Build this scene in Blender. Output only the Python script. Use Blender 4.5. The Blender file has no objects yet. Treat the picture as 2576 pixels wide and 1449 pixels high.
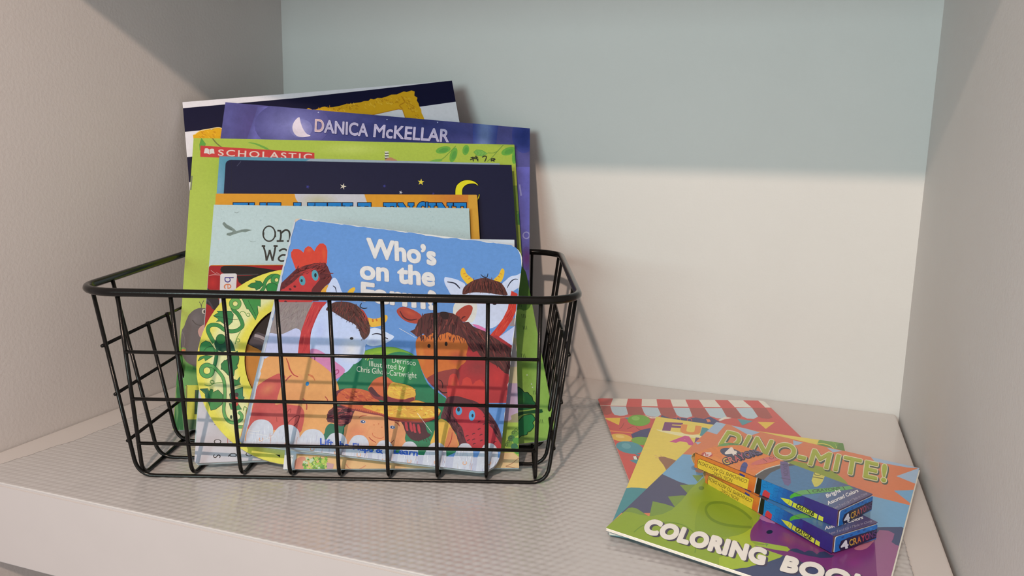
import bpy, bmesh, math, random
from mathutils import Vector, Matrix
from mathutils.geometry import tessellate_polygon

# ------------------------------------------------------------------ camera, light, exposure
scn = bpy.context.scene
COL = scn.collection
F, YAW, PITCH, ROLL = 1994.31, 0.34119, 0.17571, -0.01976
CAM = Vector((0.49662, -0.697, 0.21083))
CX, CY = 1288.0, 724.5
fw = Vector((-math.sin(YAW) * math.cos(PITCH), math.cos(YAW) * math.cos(PITCH), -math.sin(PITCH)))
r0 = Vector((math.cos(YAW), math.sin(YAW), 0)); d0 = fw.cross(r0)
RT = r0 * math.cos(ROLL) + d0 * math.sin(ROLL)
DN = -r0 * math.sin(ROLL) + d0 * math.cos(ROLL)
cd = bpy.data.cameras.new('camera'); cam = bpy.data.objects.new('camera', cd); COL.objects.link(cam)
cd.sensor_fit = 'HORIZONTAL'; cd.sensor_width = 36.0; cd.lens = F * 36.0 / 2576.0
cd.clip_start = 0.01; cd.clip_end = 50
m3 = Matrix((RT, -DN, -fw)).transposed()
cam.matrix_world = Matrix.Translation(CAM) @ m3.to_4x4()
scn.camera = cam

scn.view_settings.view_transform = 'Standard'
scn.view_settings.look = 'None'
scn.view_settings.exposure = 0.0
scn.view_settings.gamma = 1.0
scn.view_settings.use_curve_mapping = False

w = bpy.data.worlds.new('room_light'); scn.world = w; w.use_nodes = True
bg = w.node_tree.nodes['Background']
bg.inputs[0].default_value = (1.0, 0.85, 0.83, 1); bg.inputs[1].default_value = 0.64

LAMP = Vector((0.4466, -1.3026, 0.8327))
ld = bpy.data.lights.new('ceiling_bulb', 'POINT'); ld.energy = 43.0; ld.shadow_soft_size = 0.017
ld.color = (1.0, 0.727, 0.563)
lo = bpy.data.objects.new('ceiling_bulb', ld); COL.objects.link(lo); lo.location = LAMP

ad = bpy.data.lights.new('back_wall_fill', 'AREA'); ad.shape = 'RECTANGLE'; ad.size = 0.5; ad.size_y = 0.4  # added fill light, gives the back wall its cool greenish tint
ad.energy = 1.9; ad.color = (0.76, 1.0, 0.97)
ao = bpy.data.objects.new('back_wall_fill', ad); COL.objects.link(ao)
ao.location = (0.20, -1.7, 0.40); ad.spread = math.radians(70)
ao.rotation_euler = (Vector((0.42, 0.0, 0.28)) - ao.location).to_track_quat('-Z', 'Y').to_euler()

# ------------------------------------------------------------------ colour helpers
def lin(c):
    c = c / 255.0
    return c / 12.92 if c <= 0.04045 else ((c + 0.055) / 1.055) ** 2.4
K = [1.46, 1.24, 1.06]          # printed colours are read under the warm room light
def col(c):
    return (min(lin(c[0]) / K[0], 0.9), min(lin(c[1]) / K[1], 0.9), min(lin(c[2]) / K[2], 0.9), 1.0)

# ------------------------------------------------------------------ materials
def mat(name, color=(0.8, 0.8, 0.8), rough=0.5, spec=0.5, bump=None, metal=0.0, attr=False, vary=0.0, vscale=120, coat=0.0):
    m = bpy.data.materials.new(name); m.use_nodes = True
    nt = m.node_tree; b = nt.nodes['Principled BSDF']
    b.inputs['Roughness'].default_value = rough
    b.inputs['Specular IOR Level'].default_value = spec
    b.inputs['Metallic'].default_value = metal
    b.inputs['Coat Weight'].default_value = coat
    b.inputs['Coat Roughness'].default_value = 0.12
    tc = nt.nodes.new('ShaderNodeTexCoord')
    src = None
    if attr:
        a = nt.nodes.new('ShaderNodeAttribute'); a.attribute_name = 'Col'; src = a.outputs['Color']
    else:
        rgb = nt.nodes.new('ShaderNodeRGB'); rgb.outputs[0].default_value = (*color[:3], 1); src = rgb.outputs[0]
    if vary > 0:
        n = nt.nodes.new('ShaderNodeTexNoise'); n.inputs['Scale'].default_value = vscale
        n.inputs['Detail'].default_value = 6; n.inputs['Roughness'].default_value = 0.7
        nt.links.new(tc.outputs['Object'], n.inputs['Vector'])
        mr = nt.nodes.new('ShaderNodeMapRange')
        mr.inputs['From Min'].default_value = 0.3; mr.inputs['From Max'].default_value = 0.7
        mr.inputs['To Min'].default_value = 1 - vary; mr.inputs['To Max'].default_value = 1 + vary
        nt.links.new(n.outputs['Fac'], mr.inputs['Value'])
        vm = nt.nodes.new('ShaderNodeVectorMath'); vm.operation = 'SCALE'
        nt.links.new(src, vm.inputs[0]); nt.links.new(mr.outputs[0], vm.inputs['Scale'])
        src = vm.outputs[0]
    nt.links.new(src, b.inputs['Base Color'])
    if bump:
        kind, sc, st, dist = bump
        if kind == 'noise':
            t = nt.nodes.new('ShaderNodeTexNoise'); t.inputs['Scale'].default_value = sc; t.inputs['Detail'].default_value = 3
            out = t.outputs['Fac']
            nt.links.new(tc.outputs['Object'], t.inputs['Vector'])
        elif kind == 'pages':
            t = nt.nodes.new('ShaderNodeTexWave'); t.inputs['Scale'].default_value = sc; t.inputs['Distortion'].default_value = 1.5
            t.bands_direction = 'Z'; out = t.outputs['Fac']
            nt.links.new(tc.outputs['Object'], t.inputs['Vector'])
        bp = nt.nodes.new('ShaderNodeBump'); bp.inputs['Strength'].default_value = st; bp.inputs['Distance'].default_value = dist
        nt.links.new(out, bp.inputs['Height']); nt.links.new(bp.outputs[0], b.inputs['Normal'])
    return m

M_WALL = mat('painted_wall', (0.57, 0.57, 0.57), 0.65, 0.35, ('noise', 420, 0.10, 0.0012), vary=0.02, vscale=8)
M_SIDE = mat('painted_side_wall', (0.66, 0.645, 0.635), 0.6, 0.35, ('noise', 420, 0.13, 0.0012), vary=0.02, vscale=8)
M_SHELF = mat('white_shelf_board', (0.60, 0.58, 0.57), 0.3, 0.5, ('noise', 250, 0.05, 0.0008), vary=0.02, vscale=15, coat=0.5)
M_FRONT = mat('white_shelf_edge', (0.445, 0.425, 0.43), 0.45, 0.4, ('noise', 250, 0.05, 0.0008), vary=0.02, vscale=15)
M_FLOOR = mat('floor_below', (0.35, 0.33, 0.32), 0.7, 0.3, vary=0.05, vscale=20)
M_WIRE = mat('black_powder_coat', (0.006, 0.0055, 0.005), 0.18, 0.20, ('noise', 1500, 0.08, 0.0003))
M_PAGES = mat('paper_pages', (0.78, 0.75, 0.70), 0.8, 0.2, ('noise', 900, 0.3, 0.0004), vary=0.06, vscale=300)
M_GLOSS = mat('glossy_printed_card', rough=0.40, spec=0.18, attr=True, vary=0.05, vscale=260, coat=0.06)
M_MATT = mat('matt_printed_card', rough=0.5, spec=0.16, attr=True, vary=0.05, vscale=260)
M_PAINT = mat('painted_picture_card', rough=0.42, spec=0.16, attr=True, vary=0.07, vscale=400, coat=0.10,
              bump=('noise', 40, 0.06, 0.002))
M_SPECK = mat('speckled_printed_card', rough=0.5, spec=0.4, attr=True, vary=0.07, vscale=500)
M_PURPLE = mat('watercolour_printed_card', rough=0.4, spec=0.22, attr=True, vary=0.20, vscale=55)

# ------------------------------------------------------------------ object helpers
def link(name, verts, faces, material, parent=None, smooth=False):
    me = bpy.data.meshes.new(name); me.from_pydata([tuple(v) for v in verts], [], faces); me.update()
    o = bpy.data.objects.new(name, me); COL.objects.link(o)
    if material: me.materials.append(material)
    if parent: o.parent = parent
    if smooth:
        for p in me.polygons: p.use_smooth = True
    return o
def tag(o, label, cat, group=None):
    o['label'] = label; o['category'] = cat
    if group: o['group'] = group
    return o
def thing(name, loc, label, cat, group=None):
    o = bpy.data.objects.new(name, None); COL.objects.link(o); o.location = loc
    o.empty_display_size = 0.02
    return tag(o, label, cat, group)
def struct(o):
    o['kind'] = 'structure'; return o
def box(name, a, b, material, parent=None, bev=0.0):
    bm = bmesh.new(); bmesh.ops.create_cube(bm, size=1)
    for v in bm.verts:
        v.co = Vector([(a[i] + b[i]) / 2 + v.co[i] * (b[i] - a[i]) for i in range(3)])
    if bev: bmesh.ops.bevel(bm, geom=bm.edges[:], offset=bev, segments=2, affect='EDGES')
    me = bpy.data.meshes.new(name); bm.to_mesh(me); bm.free(); me.materials.append(material)
    o = bpy.data.objects.new(name, me); COL.objects.link(o)
    if parent: o.parent = parent
    return o

def tube(path, r, seg=10, closed=False):
    pts = [Vector(p) for p in path]; n = len(pts); V = []; Fc = []
    prev = None
    for i, p in enumerate(pts):
        a = pts[(i - 1) % n] if (closed or i > 0) else p
        b = pts[(i + 1) % n] if (closed or i < n - 1) else p
        t = (b - a).normalized()
        if prev is None:
            prev = t.orthogonal().normalized()
        u = (prev - t * prev.dot(t)).normalized(); prev = u; v = t.cross(u)
        for k in range(seg):
            an = 2 * math.pi * k / seg
            V.append(p + (u * math.cos(an) + v * math.sin(an)) * r)
    m = n if closed else n - 1
    off = 0
    if closed:   # best twist offset at the seam
        off = min(range(seg), key=lambda s: (V[(n - 1) * seg] - V[s]).length)
    for i in range(m):
        for k in range(seg):
            a = i * seg + k; b = i * seg + (k + 1) % seg
            if i < n - 1: c, d = (i + 1) * seg + (k + 1) % seg, (i + 1) * seg + k
            else: c, d = (k + 1 + off) % seg, (k + off) % seg
            Fc.append((a, b, c, d))
    if not closed:
        Fc.append(tuple(reversed(range(seg)))); Fc.append(tuple(range((n - 1) * seg, n * seg)))
    return V, Fc
def fillet(pts, r, n=6):
    out = [Vector(pts[0])]
    for i in range(1, len(pts) - 1):
        p, a, b = Vector(pts[i]), Vector(pts[i - 1]), Vector(pts[i + 1])
        da, db = (a - p), (b - p); rr = min(r, da.length * 0.45, db.length * 0.45)
        p0, p1 = p + da.normalized() * rr, p + db.normalized() * rr
        for k in range(n + 1):
            t = k / n; out.append(p0 * (1 - t) ** 2 + p * 2 * t * (1 - t) + p1 * t * t)
    out.append(Vector(pts[-1])); return out

# ------------------------------------------------------------------ the alcove
W, DEP, THK = 0.58806, 0.36933, 0.05379
ZT, ZB = 0.72, -0.45
def shell(name, a, b, m): return struct(box(name, a, b, m))
shell('wall_back', (-0.05, 0.0, ZB), (W + 0.06, 0.03, ZT), M_WALL)
shell('wall_left', (-0.05, -DEP - 0.02, ZB), (0.0, 0.0, ZT), M_SIDE)
shell('wall_right', (W + 0.0015, -DEP - 0.02, ZB), (W + 0.06, 0.0, ZT), M_SIDE)
shell('floor', (-0.05, -DEP - 0.6, ZB - 0.02), (W + 0.06, 0.03, ZB), M_FLOOR)
s = struct(box('shelf_board', (0.0, -DEP, -THK), (W - 0.001, -0.0004, 0.0), M_SHELF, bev=0.0012))
s['label'] = 'white painted shelf board with a thick front edge'
s['category'] = 'shelf'
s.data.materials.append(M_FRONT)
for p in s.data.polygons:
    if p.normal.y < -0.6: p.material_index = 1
s2 = struct(box('upper_shelf_board', (0.0, -DEP, 0.3735), (W - 0.001, -0.0004, 0.43), M_SHELF, bev=0.0012))
s2['label'] = 'white shelf board above the books'
s2['category'] = 'shelf'

# shelf liner: a clear ribbed sheet, embossed with a staggered grid of dots
def liner():
    bm = bmesh.new()
    x0, x1, y0, y1 = 0.0285, 0.5672, -0.3685, -0.006
    st = 0.0054
    nx, ny = int((x1 - x0) / (st / 5)), int((y1 - y0) / (st / 5))
    rnd = random.Random(4)
    grid = []
    jl = [0.0005 * math.sin(q * 0.21) + 0.0004 * math.sin(q * 0.083 + 1) for q in range(ny + 1)]
    jr = [rnd.uniform(-0.00025, 0.00025) for _ in range(ny + 1)]
    for j in range(ny + 1):
        row = []
        y = y0 + (y1 - y0) * j / ny
        lx = x0 + jl[j] - max(0, (-0.300 - y)) * 0.16
        for i in range(nx + 1):
            x = lx + (x1 + jr[j] - lx) * i / nx
            gx = x / st; gy = y / (st * 0.87); r = round(gy)
            dx = (gx + (0.5 if r % 2 else 0)); dx -= round(dx); dy = gy - r
            d = math.hypot(dx, dy * 0.87)
            h = max(0.0, 1 - (d / 0.40) ** 2)
            row.append(bm.verts.new((x, y, 0.0006 + 0.00026 * h)))
        grid.append(row)
    def keep(i, j):          # the sheet stops short of the back wall and is cut off at the back right
        c = grid[j][i].co
        return c.y < -0.062 and (c.x - 0.40) * 0.138 + (c.y + 0.062) * 0.167 < 0
    for j in range(ny):
        for i in range(nx):
            if keep(i, j): bm.faces.new((grid[j][i], grid[j][i + 1], grid[j + 1][i + 1], grid[j + 1][i]))
    bmesh.ops.delete(bm, geom=[v for v in bm.verts if not v.link_faces], context='VERTS')
    edge = [e for e in bm.edges if e.is_boundary]
    ex = bmesh.ops.extrude_edge_only(bm, edges=edge)
    for g in ex['geom']:
        if isinstance(g, bmesh.types.BMVert): g.co.z = 0.0002
    me = bpy.data.meshes.new('shelf_liner'); bm.to_mesh(me); bm.free()
    for p in me.polygons: p.use_smooth = True
    m = mat('embossed_plastic_liner', (0.50, 0.50, 0.505), 0.24, 0.5, vary=0.05, vscale=50, coat=0.7)
    me.materials.append(m)
    o = bpy.data.objects.new('shelf_liner', me); COL.objects.link(o)
    tag(o, 'greyish embossed plastic liner laid over the white shelf', 'shelf liner')
liner()

# ------------------------------------------------------------------ wire basket
BX, BY, BTH, SP, BH, OF, D2, D3, OL, OR_, BT, H1, H2, H3 = (0.11999, -0.3283, 0.34336, 0.03108, 0.1228, 0.01806, 0.02828,
    0.05973, 0.02739, 0.02369, 0.20151, 0.08547, 0.05458, 0.02431)
BU = Vector((math.cos(BTH), math.sin(BTH), 0)); BV = Vector((-math.sin(BTH), math.cos(BTH), 0)); BO = Vector((BX, BY, 0))
def B(a, b, z): return BO + BU * a + BV * b + Vector((0, 0, z))
def basket():
    L8 = 8 * SP; RW = 0.00125; RR = 0.0025
    zb = 0.0017; db = 6 * SP
    base = B(L8 / 2, db / 2, 0.001)
    root = thing('wire_basket', base, 'black wire basket holding the picture books on the shelf', 'basket')
    def add(name, path, r, closed=False, seg=10):
        V, Fc = tube([Vector(p) - base for p in path], r, seg, closed)
        return link(name, V, Fc, M_WIRE, root, True)
    # rim
    a0, a1, v0, v1 = -OL, L8 + OR_, -OF, BT
    rc = 0.026; ring = []
    for cx_, cy_, st in ((a1 - rc, v1 - rc, 0), (a0 + rc, v1 - rc, 90), (a0 + rc, v0 + rc, 180), (a1 - rc, v0 + rc, 270)):
        for k in range(9):
            an = math.radians(st + 90 * k / 8); ring.append(B(cx_ + rc * math.cos(an), cy_ + rc * math.sin(an), BH))
    add('rim', ring, RR, True, 14)
    zt = BH - 0.001
    # front to back wires
    for i in range(9):
        a = i * SP
        add('upright_wire', fillet([B(a, -OF + 0.0012, zt), B(a, 0, zb), B(a, db, zb), B(a, BT - 0.0012, zt)], 0.010), RW)
    # side to side wires: middle ones stop at the handle gap
    aL = lambda z: -OL + 0.0012 + (OL - 0.004) * (1 - z / BH)
    aR = lambda z: L8 + OR_ - 0.0012 - (OR_ - 0.0085) * (1 - z / BH)
    vs = [0.0, 0.0297, 0.0605, 0.0915, 0.122, 0.153, db]
    for j, v in enumerate(vs):
        ht = zt if j in (0, 1, 5, 6) else H1 + 0.002
        b = v
        if j == 0: vt = lambda z: -0.0 + 0.004 * z / BH
        elif j == 6: vt = lambda z: db + 0.004 * z / BH
        else: vt = lambda z, v=v: v
        zz = zb - 0.0002
        add('cross_wire', fillet([B(aL(ht), vt(ht), ht), B(aL(zz) , v, zz), B(aR(zz), v, zz), B(aR(ht), vt(ht), ht)], 0.011), RW)
    for h in (H1, H2, H3):
        fz = h / BH
        add('front_rail', [B(0, -OF * fz, h), B(L8, -OF * fz, h)], 0.0011)
        vb = db + (BT - db) * fz
        add('back_rail', [B(0, vb, h), B(L8, vb, h)], 0.0011)
        add('side_rail', [B(aL(h) - 0.001, 0.0, h), B(aL(h) - 0.001, db, h)], 0.0011)
        add('side_rail', [B(aR(h) + 0.001, 0.0, h), B(aR(h) + 0.001, db, h)], 0.0011)
basket()

# ------------------------------------------------------------------ printed pages
def clip_poly(poly, conv):
    out = poly
    n = len(conv)
    for i in range(n):
        ax, ay = conv[i]; bx, by = conv[(i + 1) % n]
        if not out: return []
        inp = out; out = []
        ins = lambda p: (bx - ax) * (p[1] - ay) - (by - ay) * (p[0] - ax) >= -1e-12
        for k in range(len(inp)):
            p, q = inp[k - 1], inp[k]
            ip, iq = ins(p), ins(q)
            if ip != iq:
                d1 = (bx - ax) * (p[1] - ay) - (by - ay) * (p[0] - ax)
                d2 = (bx - ax) * (q[1] - ay) - (by - ay) * (q[0] - ax)
                t = d1 / (d1 - d2); out.append((p[0] + (q[0] - p[0]) * t, p[1] + (q[1] - p[1]) * t))
            if iq: out.append(q)
    return out
def smooth(pts, closed=True, n=5):
    m = len(pts); out = []
    rng = range(m) if closed else range(m - 1)
    for i in rng:
        if closed: p0, p1, p2, p3 = pts[i - 1], pts[i], pts[(i + 1) % m], pts[(i + 2) % m]
        else: p0, p1, p2, p3 = pts[max(i - 1, 0)], pts[i], pts[i + 1], pts[min(i + 2, m - 1)]
        for k in range(n):
            t = k / n
            out.append(tuple(0.5 * (2 * p1[c] + (p2[c] - p0[c]) * t + (2 * p0[c] - 5 * p1[c] + 4 * p2[c] - p3[c]) * t * t
                                    + (3 * p1[c] - p0[c] - 3 * p2[c] + p3[c]) * t ** 3) for c in (0, 1)))
    if not closed: out.append(tuple(pts[-1]))
    return out
def rrect(wd, ht, r, n=6, jit=0.0, seed=1):
    """convex outline, counter-clockwise from bottom left; r = radii (bl, br, tr, tl)"""
    out = []
    for (cx_, cy_, sx, sy, st, rr) in ((0, 0, 1, 1, 180, r[0]), (wd, 0, -1, 1, 270, r[1]), (wd, ht, -1, -1, 0, r[2]), (0, ht, 1, -1, 90, r[3])):
        if rr <= 0: out.append((cx_, cy_)); continue
        for k in range(n + 1):
            an = math.radians(st + 90 * k / n)
            out.append((cx_ + sx * rr + rr * math.cos(an), cy_ + sy * rr + rr * math.sin(an)))
    return out
_fonts = {}
def glyphs(body, offset=0.0, shear=0.0, space=1.0):
    key = (body, offset, shear, space)
    if key in _fonts: return _fonts[key]
    cu = bpy.data.curves.new('txt', 'FONT'); cu.body = body; cu.size = 1; cu.offset = offset; cu.shear = shear
    cu.space_character = space; cu.resolution_u = 5; cu.fill_mode = 'FRONT'
    o = bpy.data.objects.new('txt', cu); COL.objects.link(o)
    dg = bpy.context.evaluated_depsgraph_get(); ev = o.evaluated_get(dg)
    me = ev.to_mesh()
    vs = [(v.co.x, v.co.y) for v in me.vertices]; fs = [tuple(p.vertices) for p in me.polygons]
    ev.to_mesh_clear(); bpy.data.objects.remove(o); bpy.data.curves.remove(cu)
    _fonts[key] = (vs, fs); return vs, fs

class Page:
    """a printed face: origin O, in-plane axes ex / ey, outline in local metres; art is given in photograph pixels"""
    DZ = 0.000007
    def __init__(s, O, ex, ey, outline):
        s.O, s.ex, s.ey = Vector(O), Vector(ex).normalized(), Vector(ey).normalized()
        s.n = s.ex.cross(s.ey).normalized(); s.out = outline
        s.V = []; s.F = []; s.C = []; s.k = 0; s.items = []; s.v = (0, 0, 1.0); s.rnd = random.Random(7)
        s.clipo = outline
    def view(s, x, y, sc): s.v = (x, y, sc); return s
    def loc(s, p):
        u = s.v[0] + p[0] / s.v[2]; v = s.v[1] + p[1] / s.v[2]
        d = RT * ((u - CX) / F) + DN * ((v - CY) / F) + fw
        t = (s.O - CAM).dot(s.n) / d.dot(s.n); q = CAM + d * t - s.O
        a, b, c = s.ex.dot(s.ex), s.ex.dot(s.ey), s.ey.dot(s.ey)
        x, y = q.dot(s.ex), q.dot(s.ey); dt = a * c - b * b
        return ((x * c - y * b) / dt, (y * a - x * b) / dt)
    def raw(s, poly, c, k):
        z = k * s.DZ; base = len(s.V)
        for p in poly: s.V.append(s.O + s.ex * p[0] + s.ey * p[1] + s.n * z)
        return base
    def addpoly(s, poly, c, k=None):
        """poly in local metres"""
        if k is None: s.k += 1; k = s.k
        ar = sum(poly[i - 1][0] * poly[i][1] - poly[i][0] * poly[i - 1][1] for i in range(len(poly)))
        if ar < 0: poly = poly[::-1]
        poly = clip_poly(poly, s.clipo)
        q = []
        for p in poly:
            if not q or abs(p[0] - q[-1][0]) + abs(p[1] - q[-1][1]) > 1e-7: q.append(p)
        while len(q) > 1 and abs(q[0][0] - q[-1][0]) + abs(q[0][1] - q[-1][1]) <= 1e-7: q.pop()
        if len(q) < 3: return
        s.items.append((k, q, c))
    def poly(s, pts, c, sm=False, k=None):
        if sm: pts = smooth(pts)
        s.addpoly([s.loc(p) for p in pts], col(c), k); return s
    def ell(s, x, y, rx, ry, c, rot=0, k=None, n=28):
        cr, sr = math.cos(math.radians(rot)), math.sin(math.radians(rot))
        pts = []
        for i in range(n):
            a = 2 * math.pi * i / n; px, py = rx * math.cos(a), ry * math.sin(a)
            pts.append((x + px * cr - py * sr, y + px * sr + py * cr))
        return s.poly(pts, c, k=k)
    def line(s, pts, wd, c, sm=True, closed=False, taper=False, k=None):
        if sm and len(pts) > 2: pts = smooth(pts, closed, 5)
        if k is None: s.k += 1; k = s.k
        n = len(pts); L = []; R = []
        for i, p in enumerate(pts):
            a = pts[i - 1] if (i or closed) else p; b = pts[(i + 1) % n] if (i < n - 1 or closed) else p
            dx, dy = b[0] - a[0], b[1] - a[1]; l = math.hypot(dx, dy) or 1
            h = wd / 2
            if taper: h *= 0.25 + 0.75 * math.sin(math.pi * (0.12 + 0.76 * i / max(n - 1, 1)))
            L.append((p[0] - dy / l * h, p[1] + dx / l * h)); R.append((p[0] + dy / l * h, p[1] - dx / l * h))
        L = [s.loc(p) for p in L]; R = [s.loc(p) for p in R]
        cc = col(c)
        for i in range(n if closed else n - 1):
            j = (i + 1) % n
            s.addpoly([L[i], L[j], R[j], R[i]], cc, k)
        return s
    def ring(s, x, y, r, wd, c, ry=None, rot=0):
        ry = ry or r; cr, sr = math.cos(math.radians(rot)), math.sin(math.radians(rot))
        return s.line([(x + r * math.cos(a) * cr - ry * math.sin(a) * sr, y + r * math.cos(a) * sr + ry * math.sin(a) * cr)
                       for a in [2 * math.pi * i / 22 for i in range(22)]], wd, c, sm=False, closed=True)
    def vine(s, pts, wd, c=(62, 140, 70), o=(24, 62, 40), ol=9, closed=False):
        s.line(pts, wd + ol, o, closed=closed); s.line(pts, wd, c, closed=closed); return s
    def leaf(s, pts, c=(45, 125, 65), o=(24, 62, 40), wd=6, vein=True):
        s.poly(pts, c); s.line(pts + [pts[0]], wd, o, sm=False)
        return s
    def hair(s, poly, n, ln, wd, cols, ang, spread=20):
        xs = [p[0] for p in poly]; ys = [p[1] for p in poly]
        def inside(x, y):
            r = False
            for i in range(len(poly)):
                x1, y1 = poly[i - 1]; x2, y2 = poly[i]
                if (y1 > y) != (y2 > y) and x < (x2 - x1) * (y - y1) / (y2 - y1) + x1: r = not r
            return r
        made = 0; tries = 0; s.k += 1; kk = s.k
        while made < n and tries < n * 20:
            tries += 1
            x, y = s.rnd.uniform(min(xs), max(xs)), s.rnd.uniform(min(ys), max(ys))
            if not inside(x, y): continue
            a0 = ang(x, y) if callable(ang) else ang
            a = math.radians(a0 + s.rnd.uniform(-spread, spread)); l = ln * s.rnd.uniform(0.6, 1.2)
            dx, dy = math.cos(a) * l / 2, math.sin(a) * l / 2
            if not (inside(x - dx * .9, y - dy * .9) and inside(x + dx * .75, y + dy * .75)) and s.rnd.random() < 0.85: continue
            s.line([(x - dx, y - dy), (x + dy * 0.06, y), (x + dx, y + dy)], wd * s.rnd.uniform(0.6, 1.3), s.rnd.choice(cols), taper=True, k=kk + made % 3)
            made += 1
        s.k += 3
        return s
    def text(s, body, p0, p1, top, c, bold=0.0, shear=0.0, dx=0, dy=0, space=1.0, wd=None):
        vs, fs = glyphs(body, bold, shear, space)
        ref, _ = glyphs(body, 0.0, 0.0, space)
        if not vs: return s
        x0, x1 = min(v[0] for v in ref), max(v[0] for v in ref); y1 = max(v[1] for v in ref)
        P0 = s.loc((p0[0] + dx, p0[1] + dy)); P1 = s.loc((p1[0] + dx, p1[1] + dy)); P2 = s.loc((top[0] + dx, top[1] + dy))
        s.k += 1; cc = col(c)
        mp = []
        for v in vs:
            a = (v[0] - x0) / (x1 - x0); b = v[1] / y1
            mp.append((P0[0] + a * (P1[0] - P0[0]) + b * (P2[0] - P0[0]), P0[1] + a * (P1[1] - P0[1]) + b * (P2[1] - P0[1])))
        for f in fs: s.addpoly([mp[i] for i in f], cc, s.k)
        return s
    def fat(s, body, p0, p1, top, c, rad, bold=0.0, dx=0, dy=0, space=1.0):
        """heavier lettering: the same glyphs spread by rad (view pixels) in all directions"""
        for i in range(18):
            a = 2 * math.pi * i / 18
            s.text(body, p0, p1, top, c, bold, 0.0, dx + rad * math.cos(a), dy + rad * math.sin(a), space)
        return s.text(body, p0, p1, top, c, bold, 0.0, dx, dy, space)
    def slab(s, out, d0, d1, cside, cback=None, ctop=None, hole=None):
        """solid prism between depths d0 and d1 behind the face"""
        n = len(out); base = len(s.V)
        for d in (d0, d1):
            for p in out: s.V.append(s.O + s.ex * p[0] + s.ey * p[1] - s.n * d)
        cs = col(cside)
        for i in range(n):
            j = (i + 1) % n
            s.F.append((base + i, base + n + i, base + n + j, base + j)); s.C.append(cs)
        s.F.append(tuple(range(base, base + n))); s.C.append(col(ctop or cside))
        s.F.append(tuple(reversed(range(base + n, base + 2 * n)))); s.C.append(col(cback or cside))
    def layers(s):
        """stack the printed shapes as low as they can lie: each just above what it overlaps"""
        if not s.items: return
        xs = [p[0] for it in s.items for p in it[1]]; ys = [p[1] for it in s.items for p in it[1]]
        x0, y0 = min(xs), min(ys); G = 260; st = max(max(xs) - x0, max(ys) - y0) / G + 1e-9
        top = [[0] * (G + 2) for _ in range(G + 2)]
        order = {}
        for it in s.items: order.setdefault(it[0], []).append(it)
        for k in sorted(order):
            cells = set()
            for _, q, c in order[k]:
                a, b = int((min(p[0] for p in q) - x0) / st), int((max(p[0] for p in q) - x0) / st)
                d, e = int((min(p[1] for p in q) - y0) / st), int((max(p[1] for p in q) - y0) / st)
                for i in range(a, b + 1):
                    for j in range(d, e + 1): cells.add((i, j))
            lv = 1 + max(top[i][j] for i, j in cells)
            for i, j in cells: top[i][j] = lv
            for _, q, c in order[k]:
                base = s.raw(q, c, lv)
                for t in tessellate_polygon([[Vector((p[0] * 1000, p[1] * 1000, 0)) for p in q]]):
                    a, b, d = [q[i] for i in t]
                    if (b[0] - a[0]) * (d[1] - a[1]) - (b[1] - a[1]) * (d[0] - a[0]) < 0: t = (t[0], t[2], t[1])
                    s.F.append(tuple(base + i for i in t)); s.C.append(c)
        s.maxlv = max(max(r) for r in top); s.items = []
    def build(s, name, material, parent, base):
        s.layers()
        o = link(name, [v - base for v in s.V], s.F, material, parent)
        at = o.data.color_attributes.new('Col', 'FLOAT_COLOR', 'CORNER')
        i = 0
        for p in o.data.polygons:
            c = s.C[p.index]
            for _ in range(p.loop_total): at.data[i].color = c; i += 1
        return o

def prism(name, O, ex, ey, out, d0, d1, material, parent, base):
    n_ = ex.cross(ey).normalized(); n = len(out)
    V = [O + ex * p[0] + ey * p[1] - n_ * d - base for d in (d0, d1) for p in out]
    Fc = [(i, n + i, n + (i + 1) % n, (i + 1) % n) for i in range(n)] + [tuple(range(n)), tuple(reversed(range(n, 2 * n)))]
    return link(name, V, Fc, material, parent)

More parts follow.
